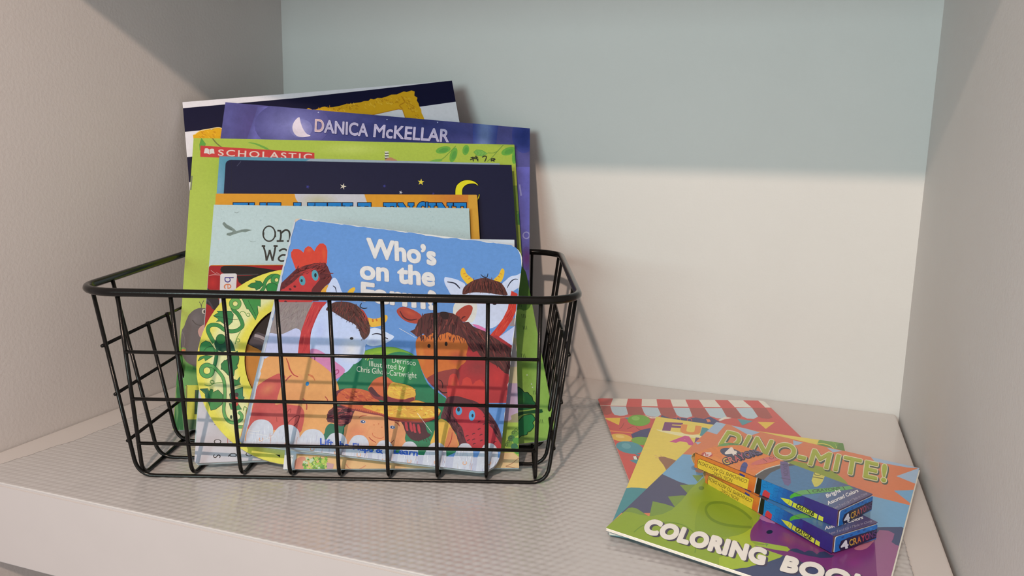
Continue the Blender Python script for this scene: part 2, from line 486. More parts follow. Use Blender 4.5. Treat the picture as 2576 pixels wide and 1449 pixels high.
# ------------------------------------------------------------------ the books standing in the basket
S = 0.82
def plane(v0, ya, ln, z0=0.006, a0=0.1):
    P = B(a0 * S, v0 * S, z0 * S)
    c, s_ = math.cos(BTH + ya), math.sin(BTH + ya)
    U = Vector((c, s_, 0)); Vv = Vector((-s_, c, 0)); up = Vector((0, 0, math.cos(ln))) + Vv * math.sin(ln)
    return P, U, up
def on(P, U, up, px):
    n = U.cross(up); d = RT * ((px[0] - CX) / F) + DN * ((px[1] - CY) / F) + fw
    return CAM + d * ((P - CAM).dot(n) / d.dot(n))
ZMIN = 0.0041
def upright(name, label, pl, tl, tr, thick, radii, covers, mtl, edge, style='hard', group=None, base_col=(200, 200, 200), zmin=ZMIN, cat='book',
            back_col=None, axis=None, width=None, pages_in=0.003, exdir=None):
    """book whose front face lies in plane pl with top corners at the pixels tl, tr and its lowest corner on the basket floor"""
    P, U, up = pl
    TL, TR = on(P, U, up, tl), on(P, U, up, tr)
    ex = exdir if exdir else (TR - TL).normalized()
    n = U.cross(up).normalized(); ey = n.cross(ex).normalized()
    wd = (TR - TL).length
    if axis == 'right':      # tl only gives the direction of the top edge
        TL = TR - ex * width; wd = width
    h = min((TL.z - zmin) / ey.z, (TR.z - zmin) / ey.z)
    # the deeper edge rests lower: account for thickness
    O = TL - ey * h
    base = O + ex * wd / 2 - n * thick / 2
    root = thing(name, base, label, cat, group)
    out = rrect(wd, h, radii)
    pg = Page(O, ex, ey, out)
    tcv = covers
    pg.slab(out, 0, tcv, edge, cback=(225, 220, 212), ctop=base_col)
    k = pages_in
    if style == 'board':
        inner = rrect(wd - 0.0006, h - 0.0012, [max(r - 0.0003, 0) for r in radii])
        io = O + ex * 0.0003 + ey * 0.0006
        nb = max(2, int((thick - 2 * tcv) / 0.0016)); dd = (thick - 2 * tcv) / nb
        for i in range(nb):
            prism('board_page', io, ex, ey, inner, tcv + i * dd + 0.0001, tcv + (i + 1) * dd - 0.0001, M_PAGES, root, base)
    else:
        inner = rrect(wd - k - 0.0012, h - 2 * k, (0, 0, 0, 0))
        io = O + ex * 0.0012 + ey * k
        prism('page_block', io, ex, ey, inner, tcv, thick - tcv, M_PAGES, root, base)
    bk = Page(O, ex, ey, out); bk.slab(out, thick - tcv, thick, edge, cback=back_col or base_col, ctop=(225, 220, 212))
    bk.build('back_cover', M_MATT, root, base)
    sp = Page(O, ex, ey, out)
    sp.slab([(0, 0.0002 + radii[0]), (0.0011, 0.0002 + radii[0]), (0.0011, h - 0.0002 - radii[3]), (0, h - 0.0002 - radii[3])], tcv, thick - tcv, base_col if style != 'board' else edge)
    sp.build('spine', mtl, root, base)
    return dict(root=root, pg=pg, base=base, mtl=mtl, ex=ex, ey=ey, n=n, O=O, w=wd, h=h)
def finish(bk): return bk['pg'].build('front_cover', bk['mtl'], bk['root'], bk['base'])
GRP = 'picture books standing in the wire basket'
K[:] = [1.20, 1.12, 1.0]          # the top of the stack is out of the lamp's reach, in the added cool fill
V5 = (440, 190, 5.174); V6 = (740, 190, 5.724); V7 = (1060, 340, 4.83); VH = (520, 460, 4.83); VG = (840, 470, 6.779)
VJ = (480, 650, 5.367); VK2 = (480, 880, 4.675); V8 = (430, 740, 3.154); VS = (1270, 600, 2.417)
PX = (0, 0, 1.0)
def bw(thick, ln): return 0.0031 + thick * math.sin(ln)

# --- portrait-frame hardcover (navy and white stripes), rearmost
b = upright('picture_book', 'navy and white striped hardcover with a gold frame, rearmost and tilted in the basket', plane(.1305, .165, .46), (459, 257), (1137, 203), 0.007,
            (0, 0, 0, 0), 0.0022, M_GLOSS, (205, 203, 206), base_col=(228, 222, 222), group=GRP, zmin=bw(.007, .46), back_col=(40, 40, 70))
g = b['pg']; navy = (12, 14, 46)
g.view(*PX)
g.poly([(450, 273), (740, 247), (942, 225), (1145, 201.5), (1160, 254), (1060, 268), (740, 305), (453, 333)], navy)
g.poly([(450, 397), (740, 370), (1200, 318), (1200, 372), (700, 430), (450, 462)], navy)
g.poly([(450, 530), (1200, 440), (1200, 500), (450, 590)], navy)
g.view(*V6)
gold = (226, 168, 28)
top = [(-480, 650)]
fr = [(-1430, 842), (-900, 722), (-300, 592), (165, 490), (205, 468), (260, 490), (310, 490), (400, 455), (440, 448), (500, 462), (560, 455), (640, 440), (700, 425), (750, 408), (830, 405), (900, 392), (960, 385), (1010, 368), (1070, 365),
      (1100, 335), (1150, 345), (1200, 322), (1260, 325), (1340, 300), (1400, 275), (1480, 272), (1540, 245), (1580, 230), (1620, 238), (1690, 215), (1735, 230), (1730, 290), (1775, 320), (1765, 360), (1790, 400), (1800, 440), (1830, 490), (1835, 540), (1860, 590), (1880, 650), (1960, 900), (1700, 900), (1610, 640), (1560, 490), (1500, 480), (1050, 585), (400, 700), (-300, 860), (-1400, 1150)]
g.poly(fr, gold)
rr = random.Random(3)
for i in range(120):
    t = rr.random()
    x, y = (250 + t * 1300, 505 - t * 190) if i < 80 else (1590 + t * 190, 300 + t * 330)
    x += rr.uniform(-40, 40); y += rr.uniform(-35, 60 if i < 80 else 20)
    g.line([(x, y), (x + rr.uniform(-18, 18), y + rr.uniform(10, 26)), (x + rr.uniform(10, 30), y + rr.uniform(10, 30))], 7, rr.choice([(190, 128, 20), (200, 140, 22), (240, 190, 60)]))
g.line([(1050, 585), (1500, 484), (1560, 492), (1612, 640)], 10, (196, 128, 24), sm=False)
g.line([(1545, 300), (1590, 380), (1520, 430), (1560, 480)], 14, (196, 132, 22))
g.view(*V5)
g.poly([(235, 775), (330, 722), (380, 712), (440, 700), (480, 705), (520, 688), (560, 680), (620, 690), (640, 900), (250, 900)], gold)
g.line([(255, 770), (330, 718), (440, 697), (560, 677), (610, 688)], 9, (240, 215, 150))
for i in range(18):
    x = rr.uniform(300, 600); y = rr.uniform(720, 800)
    g.line([(x, y), (x + 18, y + 6), (x + 26, y + 22)], 8, rr.choice([(205, 140, 22), (240, 185, 50)]))
finish(b)

# --- purple bedtime book
b = upright('picture_book', 'purple night-sky picture book with a moon and silver author lettering', plane(.1160, .165, .48), (567, 257), (1333, 323), 0.004,
            (0, 0, 0, 0), 0.0005, M_PURPLE, (120, 115, 165), style='paper', base_col=(84, 82, 138), group=GRP, zmin=bw(.004, .48), back_col=(60, 60, 120))
g = b['pg'].view(*PX)
def soft(pg, x, y, rx, ry, c0, c1, rot=0, n=14):
    for i in range(n):
        t = (i + 1) / n; f = 1 - i / n
        pg.ell(x, y, rx * f, ry * f, tuple(c0[j] + (c1[j] - c0[j]) * t for j in range(3)), rot)
soft(g, 1010, 340, 230, 70, (82, 81, 137), (28, 40, 92), 6, 20)
soft(g, 640, 330, 60, 120, (84, 82, 138), (82, 72, 126), 0, 8)
for (x, ln_, wd, c) in ((650, 90, 30, (108, 104, 172)), (700, 90, 34, (128, 128, 192))):
    for i in range(7):
        f = 1 - i / 7
        t = (i + 1) / 7
        g.poly([(x + 20 + wd * f, 268), (x + 20 - wd * f * .7, 268), (x - 15 - wd * f * .7, 372), (x - 15 + wd * f, 372)], tuple(84 + (c[0] - 84) * t if j == 0 else (82 + (c[1] - 82) * t if j == 1 else 138 + (c[2] - 138) * t) for j in range(3)))
soft(g, 735, 315, 95, 60, (84, 82, 138), (126, 126, 180), 0, 22)
for i in range(8):
    f = 1 - i / 8; t = (i + 1) / 8
    g.poly([(1215 - 26 * f, 300), (1225 + 30 * f, 300), (1222 + 24 * f, 380), (1212 - 22 * f, 380)], (60 + 50 * t, 70 + 58 * t, 140 + 34 * t))
soft(g, 1318, 340, 30, 45, (70, 76, 146), (42, 56, 120), 0, 8)
g.poly([(1180, 420), (1345, 420), (1350, 900), (1180, 900)], (98, 96, 170))
soft(g, 1325, 650, 14, 30, (92, 88, 160), (105, 60, 130), 0, 6)
g.ring(1324, 592, 8, 3, (150, 150, 200))
g.poly([(1305, 464), (1309, 464), (1313, 492), (1309, 493)], (140, 142, 190))
g.view(*V5)
soft(g, 1640, 690, 150, 120, (122, 122, 176), (158, 154, 196), 0, 14)
g.poly([(1618, 545), (1575, 575), (1540, 630), (1530, 690), (1550, 750), (1590, 790), (1650, 805), (1720, 800), (1765, 785), (1715, 760), (1670, 700), (1642, 630), (1630, 580)], (222, 208, 216), True)
g.view(*V6)
for (tx, p0, p1, tp) in (('DANICA', (298, 808), (1058, 880), (306, 630)), ('McKELLAR', (1143, 885), (2222, 960), (1160, 706))):
    g.fat(tx, p0, p1, tp, (52, 54, 104), 9, dx=4, dy=6)
    g.fat(tx, p0, p1, tp, (206, 198, 216), 5)
    g.text(tx, p0, p1, tp, (176, 172, 200))
g.text('D', (300, 808), (418, 815), (306, 630), (226, 190, 180), bold=0.01)
g.text('D', (300, 808), (418, 815), (306, 630), (200, 170, 172), bold=-0.008)
for x in (125, 425, 755):
    g.ell(x, 1010, 62, 42, (30, 40, 70)); g.ell(x, 1014, 54, 40, (205, 205, 150))
    g.line([(x, 980), (x + 2, 1040)], 5, (40, 50, 80), sm=False)
for (x, y) in ((348, 532), (1337, 634), (2065, 675)): g.ell(x, y, 9, 9, (180, 185, 215))
finish(b)

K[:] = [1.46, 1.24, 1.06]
# --- lime green paperback
b = upright('picture_book', 'lime green paperback with a red banner and a mole on the cover', plane(.1068, .165, .49), (487, 347), (1294, 364), 0.003,
            (0, 0, 0, 0), 0.0004, M_SPECK, (205, 210, 150), style='paper', base_col=(178, 192, 68), group=GRP, zmin=bw(.003, .49), back_col=(90, 140, 60))
g = b['pg'].view(*PX)
soft(g, 560, 430, 60, 60, (178, 192, 68), (170, 186, 60), 0, 6)
soft(g, 880, 375, 90, 18, (178, 192, 68), (196, 206, 92), 0, 6)
g.view(*V5)
g.leaf([(345, 815), (320, 900), (325, 975), (380, 960), (400, 890)], (92, 160, 55), (84, 140, 50), 4)
g.line([(485, 812), (540, 880), (615, 940)], 16, (120, 118, 50))
g.poly([(950, 872), (1050, 880), (1180, 930), (1250, 970), (1360, 990), (1250, 990), (1160, 950), (1050, 900)], (110, 165, 60), True)
red = (208, 52, 50)
g.poly([(332, 912), (1816, 1005), (1816, 1125), (330, 1058)], red)
g.poly([(378, 1012), (390, 950), (420, 946), (448, 962), (480, 952), (508, 956), (516, 1018), (482, 1014), (450, 1028), (415, 1012)], (228, 214, 200))
g.line([(448, 962), (450, 1025)], 5, red, sm=False)
g.text('SCHOLASTIC', (563, 1042), (1782, 1100), (568, 962), (236, 206, 190), bold=0.012, space=1.25)
g.view(*V7)
for (x, y, rx, ry, ro) in ((265, 180, 92, 42, -12), (390, 240, 42, 92, 18), (540, 180, 40, 62, 12), (1060, 195, 92, 46, -18), (1135, 260, 34, 90, 6)):
    g.ell(x, y, rx, ry, (108, 170, 60), ro); g.ell(x + 6, y + 4, rx * .62, ry * .6, (88, 155, 60), ro)
g.leaf([(635, 205), (670, 178), (740, 185), (805, 225), (740, 255), (670, 245)], (125, 178, 75), (86, 150, 56), 5)
for x in (670, 710, 750): g.line([(x, 190), (x + 22, 218), (x, 242)], 4, (86, 150, 56), sm=False)
g.line([(120, 320), (250, 290), (340, 210), (420, 130)], 8, (108, 150, 54))
g.line([(800, 320), (860, 270), (930, 190), (995, 120)], 8, (108, 140, 54)); g.line([(805, 215), (880, 215), (930, 190)], 7, (108, 150, 54))
g.poly([(100, 320), (170, 295), (250, 292), (230, 320)], (120, 172, 66), True)
for ln_ in ([(592, 300), (640, 285), (695, 292)], [(598, 275), (650, 270), (690, 268)], [(622, 262), (632, 320)], [(660, 250), (690, 318)], [(738, 270), (765, 255), (790, 262), (782, 295), (768, 322)],
            [(848, 290), (850, 320)], [(846, 290), (880, 285), (895, 296), (862, 306), (890, 318)]):
    g.line(ln_, 13, (28, 34, 24))
g.view(880, 180, 2.7865)
for i in range(6):
    g.poly([(243, 560 + i * 9), (270, 560 + i * 9), (276, 566 + i * 9), (248, 570 + i * 9)], ((228, 220, 205), (88, 80, 78))[i % 2])
g.poly([(250, 615), (285, 602), (310, 612), (330, 626), (250, 632)], (190, 130, 90), True)
g.view(*V7)
g.poly([(1090, 612), (1185, 612), (1240, 1090), (1150, 1090)], (122, 150, 54))
g.poly([(1165, 960), (1215, 930), (1225, 1000), (1235, 1088), (1175, 1085), (1170, 1010)], (64, 130, 52), True)
g.line([(1155, 930), (1220, 940)], 14, (70, 130, 52))
g.poly([(1140, 1090), (1240, 1090), (1300, 1500), (1150, 1500)], (150, 166, 66))
g.view(*PX)
g.poly([(1290, 640), (1345, 640), (1380, 1140), (1290, 1140)], (112, 158, 60))
# mole and grass at the lower left
g.view(*V8)
g.poly([(60, 500), (150, 480), (300, 485), (700, 500), (700, 1110), (20, 1110)], (62, 128, 56))
g.poly([(70, 500), (110, 485), (150, 520), (170, 600), (60, 640)], (92, 160, 60), True)
g.poly([(60, 620), (160, 600), (300, 620), (300, 740), (60, 740)], (78, 150, 62), True)
g.poly([(84, 300), (105, 255), (125, 200), (160, 145), (200, 118), (240, 110), (300, 125), (360, 200), (380, 420), (330, 520), (250, 580), (160, 560), (110, 520), (80, 440)], (84, 76, 78), True)
soft(g, 190, 200, 60, 60, (84, 76, 78), (104, 96, 98), 0, 8)
g.line([(170, 205), (200, 238), (250, 250), (290, 240)], 8, (56, 50, 52))
g.line([(90, 300), (110, 360), (100, 440)], 5, (110, 100, 100))
g.line([(238, 118), (240, 90), (225, 60)], 5, (60, 60, 40)); g.line([(240, 115), (245, 80), (262, 50)], 5, (60, 60, 40))
g.ell(262, 137, 16, 19, (205, 190, 170)); g.ell(266, 138, 9, 12, (30, 26, 24))
g.poly([(215, 290), (235, 258), (270, 240), (300, 250), (300, 350), (240, 345), (222, 325)], (206, 150, 136), True)
g.ell(98, 440, 22, 18, (120, 160, 60)); g.ell(98, 447, 17, 12, (222, 120, 55))
g.poly([(118, 722), (600, 722), (600, 994), (120, 994)], (208, 204, 44))
g.line([(118, 722), (126, 730), (122, 994)], 7, (30, 62, 30), sm=False)
g.poly([(195, 760), (600, 760), (600, 955), (190, 950)], (28, 96, 48)); g.line([(195, 760), (190, 950), (320, 958)], 8, (24, 60, 30), sm=False)
g.poly([(120, 994), (600, 994), (600, 1110), (110, 1110)], (36, 92, 42)); g.poly([(20, 1078), (320, 1074), (320, 1100), (20, 1100)], (186, 192, 160))
g.view(*PX); g.line([(483, 442), (480, 478)], 3.5, (120, 120, 90), sm=False)
finish(b)

# --- teal book behind the navy one
b = upright('picture_book', 'teal hardcover, only its left and top edges showing behind the starry navy book', plane(.0947, .165, .505), (552, 393), (1257, 411), 0.005,
            (0, 0, 0, 0), 0.002, M_MATT, (150, 165, 178), base_col=(92, 152, 170), group=GRP, zmin=bw(.005, .505))
g = b['pg'].view(*PX)
soft(g, 552, 470, 22, 70, (92, 152, 170), (120, 165, 188), 0, 6)
g.poly([(800, 390), (960, 395), (1260, 400), (1260, 440), (700, 440)], (162, 172, 180))
finish(b)

# --- navy book with stars
b = upright('picture_book', 'dark navy book with a yellow crescent moon and small stars', plane(.0846, .165, .51), (568, 402), (1287, 415), 0.006,
            (0, 0, 0, 0.004), 0.002, M_MATT, (24, 24, 40), base_col=(31, 32, 57), group=GRP, zmin=bw(.006, .51))
g = b['pg'].view(*V7)
outer = [(420, 780), (414, 700), (420, 640), (445, 595), (500, 558), (560, 548), (620, 556), (665, 580), (690, 612), (650, 590), (600, 588), (545, 602), (505, 640), (494, 690), (505, 760), (560, 800), (640, 800), (682, 770), (703, 715), (700, 760), (650, 830), (560, 850), (470, 840)]
g.line(outer + [outer[0]], 14, (12, 12, 16)); g.poly([(690, 612), (665, 575), (640, 560), (700, 600)], (12, 12, 16)); g.poly(outer, (236, 218, 40), True)
g.view(*PX)
def star(pg, x, y, r, c, rot=0.3, inner=0.35):
    pts = []
    for i in range(10):
        a = rot + math.pi * i / 5; q = r if i % 2 == 0 else r * inner
        pts.append((x + q * math.sin(a), y - q * math.cos(a)))
    pg.poly(pts, c)
star(g, 863, 469, 8.5, (222, 205, 180)); star(g, 1059, 458, 8.5, (232, 205, 70), 0.1, .42); star(g, 1008, 484, 5, (205, 200, 200)); star(g, 967, 468, 5, (60, 60, 130))
star(g, 774, 470, 5.5, (62, 62, 135)); star(g, 1090, 487, 4, (62, 58, 120))
g.line([(596, 418), (606, 406)], 1.6, (70, 70, 92), sm=False)
g.poly([(582, 402), (584, 402), (580, 700), (578, 700)], (34, 34, 52))
finish(b)

# --- orange engine book
b = upright('picture_book', 'orange hardcover with blue slab title lettering, mostly hidden behind the pale blue book', plane(.0710, .165, .53), (543, 487), (1200, 490), 0.006,
            (0, 0, 0.001, 0.001), 0.002, M_MATT, (196, 128, 40), base_col=(226, 152, 46), group=GRP, zmin=bw(.006, .53))
g = b['pg'].view(*PX)
soft(g, 1150, 500, 90, 40, (226, 152, 46), (212, 124, 52), 0, 8)
g.poly([(1178, 490), (1210, 490), (1220, 640), (1182, 640)], (222, 160, 58))
g.poly([(739, 480), (914, 480), (919, 497), (924, 512), (935, 540), (760, 540), (752, 512), (744, 500)], (205, 196, 196), False)
soft(g, 800, 505, 50, 20, (205, 196, 196), (196, 184, 150), 0, 6)
def slabletter(x0, x1, kind):
    blue = (28, 124, 190); bk_ = (14, 26, 50); y = 510.5
    def bar(a, b_, ya, yb, grow, c): g.poly([(a - grow, ya - grow), (b_ + grow, ya - grow), (b_ + grow, yb + grow), (a - grow, yb + grow)], c)
    wd = x1 - x0
    shapes = []
    if kind == 'T': shapes = [(x0, x1, y, y + 8), (x0, x0 + 6, y, y + 15), (x1 - 6, x1, y, y + 15), (x0 + wd * .36, x0 + wd * .64, y, y + 50)]
    elif kind == 'E': shapes = [(x0, x1, y, y + 8), (x1 - 6, x1, y, y + 15), (x0 + wd * .2, x0 + wd * .52, y, y + 50), (x0 + wd * .2, x0 + wd * .8, y + 22, y + 29)]
    elif kind == 'I': shapes = [(x0, x1, y, y + 7), (x0 + wd * .26, x0 + wd * .74, y, y + 50)]
    elif kind in 'NH': shapes = [(x0, x0 + wd * .3, y, y + 7), (x0 + wd * .65, x1, y, y + 7), (x0 + wd * .08, x0 + wd * .24, y, y + 50), (x0 + wd * .76, x0 + wd * .92, y, y + 50)]
    elif kind == 'G': shapes = []
    k0 = g.k
    for sh in shapes: bar(*sh, 1.8, bk_)
    if kind == 'N': g.line([(x0 + wd * .2, y + 2), (x0 + wd * .55, y + 22), (x0 + wd * .8, y + 46)], 13, bk_, sm=False)
    for sh in shapes: bar(*sh, -0.2, blue)
    if kind == 'N': g.line([(x0 + wd * .2, y + 2), (x0 + wd * .55, y + 22), (x0 + wd * .8, y + 46)], 9, blue, sm=False)
    if kind == 'G':
        pts = [(x1 - 2, y + 8), (x0 + wd * .6, y + 2), (x0 + wd * .3, y + 6), (x0 + 4, y + 20), (x0 + 6, y + 38), (x0 + wd * .5, y + 46)]
        g.line(pts, 13, bk_); g.line(pts, 9, blue)
        bar(x1 - 5, x1, y - 2, y + 14, 1.5, bk_); bar(x1 - 5, x1, y - 2, y + 14, -.4, blue)
for (a, b_, k_) in ((587, 624, 'T'), (627, 669, 'H'), (673, 706, 'E'), (739, 757, 'I'), (774, 792, 'I'), (793, 822, 'T'), (825, 858, 'T'), (862, 887, 'I'), (900, 933, 'E'),
                    (965, 997, 'E'), (1001, 1041, 'N'), (1048, 1076, 'G'), (1078, 1096, 'I'), (1099, 1139, 'N'), (1142, 1173, 'E')):
    slabletter(a, b_, k_)
finish(b)

# --- pale blue book with the bird
b = upright('picture_book', 'pale blue book with a grey flying bird and black typewriter lettering', plane(.0622, .165, .54), (538, 515), (1180, 524), 0.003,
            (0, 0, 0, 0), 0.0006, M_SPECK, (190, 200, 192), style='paper', base_col=(190, 205, 200), group=GRP, zmin=bw(.003, .54))
g = b['pg'].view(*VH)
rr = random.Random(11)
for i in range(150):
    g.ell(rr.uniform(60, 3200), rr.uniform(280, 980), rr.uniform(3, 11), rr.uniform(3, 9), rr.choice([(178, 196, 192), (198, 210, 202), (172, 190, 190)]), n=10)
bird = (122, 136, 126)
g.poly([(190, 500), (200, 480), (215, 475), (245, 505), (300, 535), (335, 560), (360, 588), (420, 568), (480, 562), (552, 572), (500, 590), (470, 600), (430, 596), (395, 606), (330, 626), (285, 645), (240, 635), (245, 612), (300, 600), (320, 585), (270, 570), (225, 545)], bird)
for (a, b_) in (((205, 490), (310, 570)), ((215, 520), (315, 580)), ((420, 580), (530, 574)), ((250, 630), (320, 610))): g.line([a, b_], 6, (100, 114, 104), sm=False)
g.line([(335, 356), (368, 364), (395, 350)], 6, (135, 148, 140), taper=True); g.line([(518, 700), (550, 716), (595, 713)], 6, (135, 148, 140), taper=True)
ink = (26, 32, 28)
g.ring(758, 618, 74, 17, ink, 92); g.line([(690, 600), (688, 640)], 22, ink); g.line([(832, 590), (834, 660)], 20, ink)
for l in ([(858, 580), (905, 582)], [(895, 580), (902, 640), (892, 706)], [(850, 708), (935, 706)], [(905, 612), (950, 576), (995, 585), (1010, 640), (1005, 705)], [(975, 708), (1050, 708)],
          [(668, 766), (712, 768)], [(690, 770), (715, 860), (726, 945)], [(726, 945), (752, 870), (765, 815)], [(765, 815), (785, 890), (800, 948)], [(800, 948), (822, 850), (836, 768)], [(812, 766), (862, 768)],
          [(880, 832), (915, 808), (960, 810), (985, 850), (980, 940)], [(975, 880), (915, 878), (874, 915), (895, 948), (960, 945)]):
    g.line(l, 22, ink)
finish(b)

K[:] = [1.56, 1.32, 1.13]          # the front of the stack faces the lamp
# --- board book with the green hill and tree (right side of the stack)
P, U, up = plane(.010, .2, .56)
tr = (1318, 655)
b = upright('board_book', 'green board book showing a hill and a dark tree at the right of the stack', (P, U, up), (1200, 665), tr, 0.005,
            (0.002, 0.010, 0.012, 0.002), 0.0012, M_PAINT, (205, 205, 150), style='board', base_col=(152, 188, 86), group=GRP, zmin=bw(.005, .56), axis='right', width=0.095)
g = b['pg'].view(*VS)
g.poly([(-200, 100), (80, 150), (110, 152), (150, 200), (165, 300), (150, 420), (60, 440), (-200, 430)], (84, 124, 50), True)
soft(g, 90, 520, 50, 90, (152, 188, 86), (124, 164, 70), 0, 7)
soft(g, 120, 800, 60, 140, (152, 188, 86), (140, 180, 72), 0, 6)
dk = (40, 70, 40)
for (x, y) in ((85, 402), (110, 470), (118, 540), (108, 710), (180, 935), (215, 1110)):
    for k in (0, 10, 20): g.line([(x + k - 8, y - 10), (x + k - 4, y + 14)], 2.6, dk, sm=False)
tree = [(-200, 900), (60, 900), (85, 905), (105, 918), (118, 935), (138, 935), (150, 950), (165, 962), (172, 985), (185, 1000), (184, 1022), (170, 1034), (80, 1045), (-200, 1045)]
g.poly(tree, (30, 104, 58), True); soft(g, 95, 980, 30, 40, (30, 104, 58), (70, 140, 60), 0, 6); g.line(tree[1:12], 4, (18, 44, 28))
tree2 = [(80, 1215), (100, 1200), (118, 1196), (135, 1192), (140, 1178), (155, 1172), (168, 1158), (178, 1140), (170, 1120), (184, 1100), (175, 1080), (160, 1068), (120, 1075), (100, 1090), (85, 1110)]
g.poly(tree2, (42, 138, 78), True); g.line(tree2, 4, (18, 44, 28))
g.poly([(75, 1062), (110, 1052), (215, 1038), (228, 1044), (222, 1060), (120, 1068), (80, 1080)], (28, 84, 46), True)
for (x, y) in ((135, 830), (162, 885), (168, 905), (130, 1275)): g.ell(x, y, 4, 4, (210, 220, 190))
finish(b)

# --- red board book with a white label
b = upright('board_book', 'red and black board book with a white label, behind the yellow oval one', plane(.0212, .19, .60, 0.0083), (526, 667), (742, 666), 0.0065,
            (0.002, 0.002, 0.002, 0.002), 0.0014, M_GLOSS, (216, 206, 200), style='board', base_col=(172, 38, 38), group=GRP, zmin=bw(.0065, .60))
g = b['pg'].view(*VJ)
g.poly([(200, 60), (1300, 60), (1300, 98), (200, 98)], (226, 160, 60))
g.poly([(200, 97), (1300, 93), (1300, 800), (150, 800)], (168, 36, 38))
soft(g, 300, 330, 70, 90, (168, 36, 38), (196, 48, 44), 0, 6)
blk = (36, 30, 29)
g.poly([(398, 150), (412, 118), (450, 100), (560, 98), (760, 108), (940, 128), (1120, 155), (1288, 190), (1288, 330), (900, 235), (620, 212), (450, 205), (410, 185)], blk)
g.poly([(620, 238), (930, 228), (960, 260), (800, 320), (690, 355), (645, 320)], blk); g.line([(620, 222), (910, 216)], 16, (70, 62, 60), sm=False)
g.poly([(205, 410), (260, 430), (380, 560), (390, 660), (330, 705), (260, 640), (200, 590)], (48, 42, 44), True)
g.line([(215, 560), (255, 600), (300, 680)], 24, (70, 64, 70))
g.poly([(398, 228), (410, 210), (430, 205), (600, 203), (618, 212), (622, 232), (608, 460), (380, 900), (385, 600)], (228, 214, 208))
g.text('b', (455, 252), (455, 328), (580, 252), (70, 52, 128), bold=-0.005)
g.text('e', (448, 342), (448, 412), (548, 342), (220, 118, 66), bold=-0.005)
g.text('n', (448, 430), (448, 500), (545, 430), (96, 60, 140), bold=-0.005)
g.line([(245, 232), (310, 222), (400, 226)], 6, (226, 170, 160)); g.line([(270, 160), (330, 205), (350, 195), (390, 215)], 4, (220, 180, 172))
g.view(*VK2)
g.poly([(60, 250), (900, 250), (900, 1500), (40, 1500)], (206, 197, 198))
inkl = (34, 30, 32)
g.text('Y', (275, 862), (275, 900), (350, 862), inkl); g.text('C', (272, 1052), (272, 1096), (358, 1052), inkl); g.text('S', (264, 1232), (264, 1272), (350, 1232), inkl)
g.text('Q', (455, 1214), (455, 1262), (540, 1214), inkl); g.text('O', (645, 1205), (645, 1252), (730, 1205), inkl); g.line([(433, 1030), (434, 1100)], 8, (190, 90, 90), sm=False)
g.line([(455, 1075), (500, 1075)], 8, (190, 90, 90), sm=False)
finish(b)

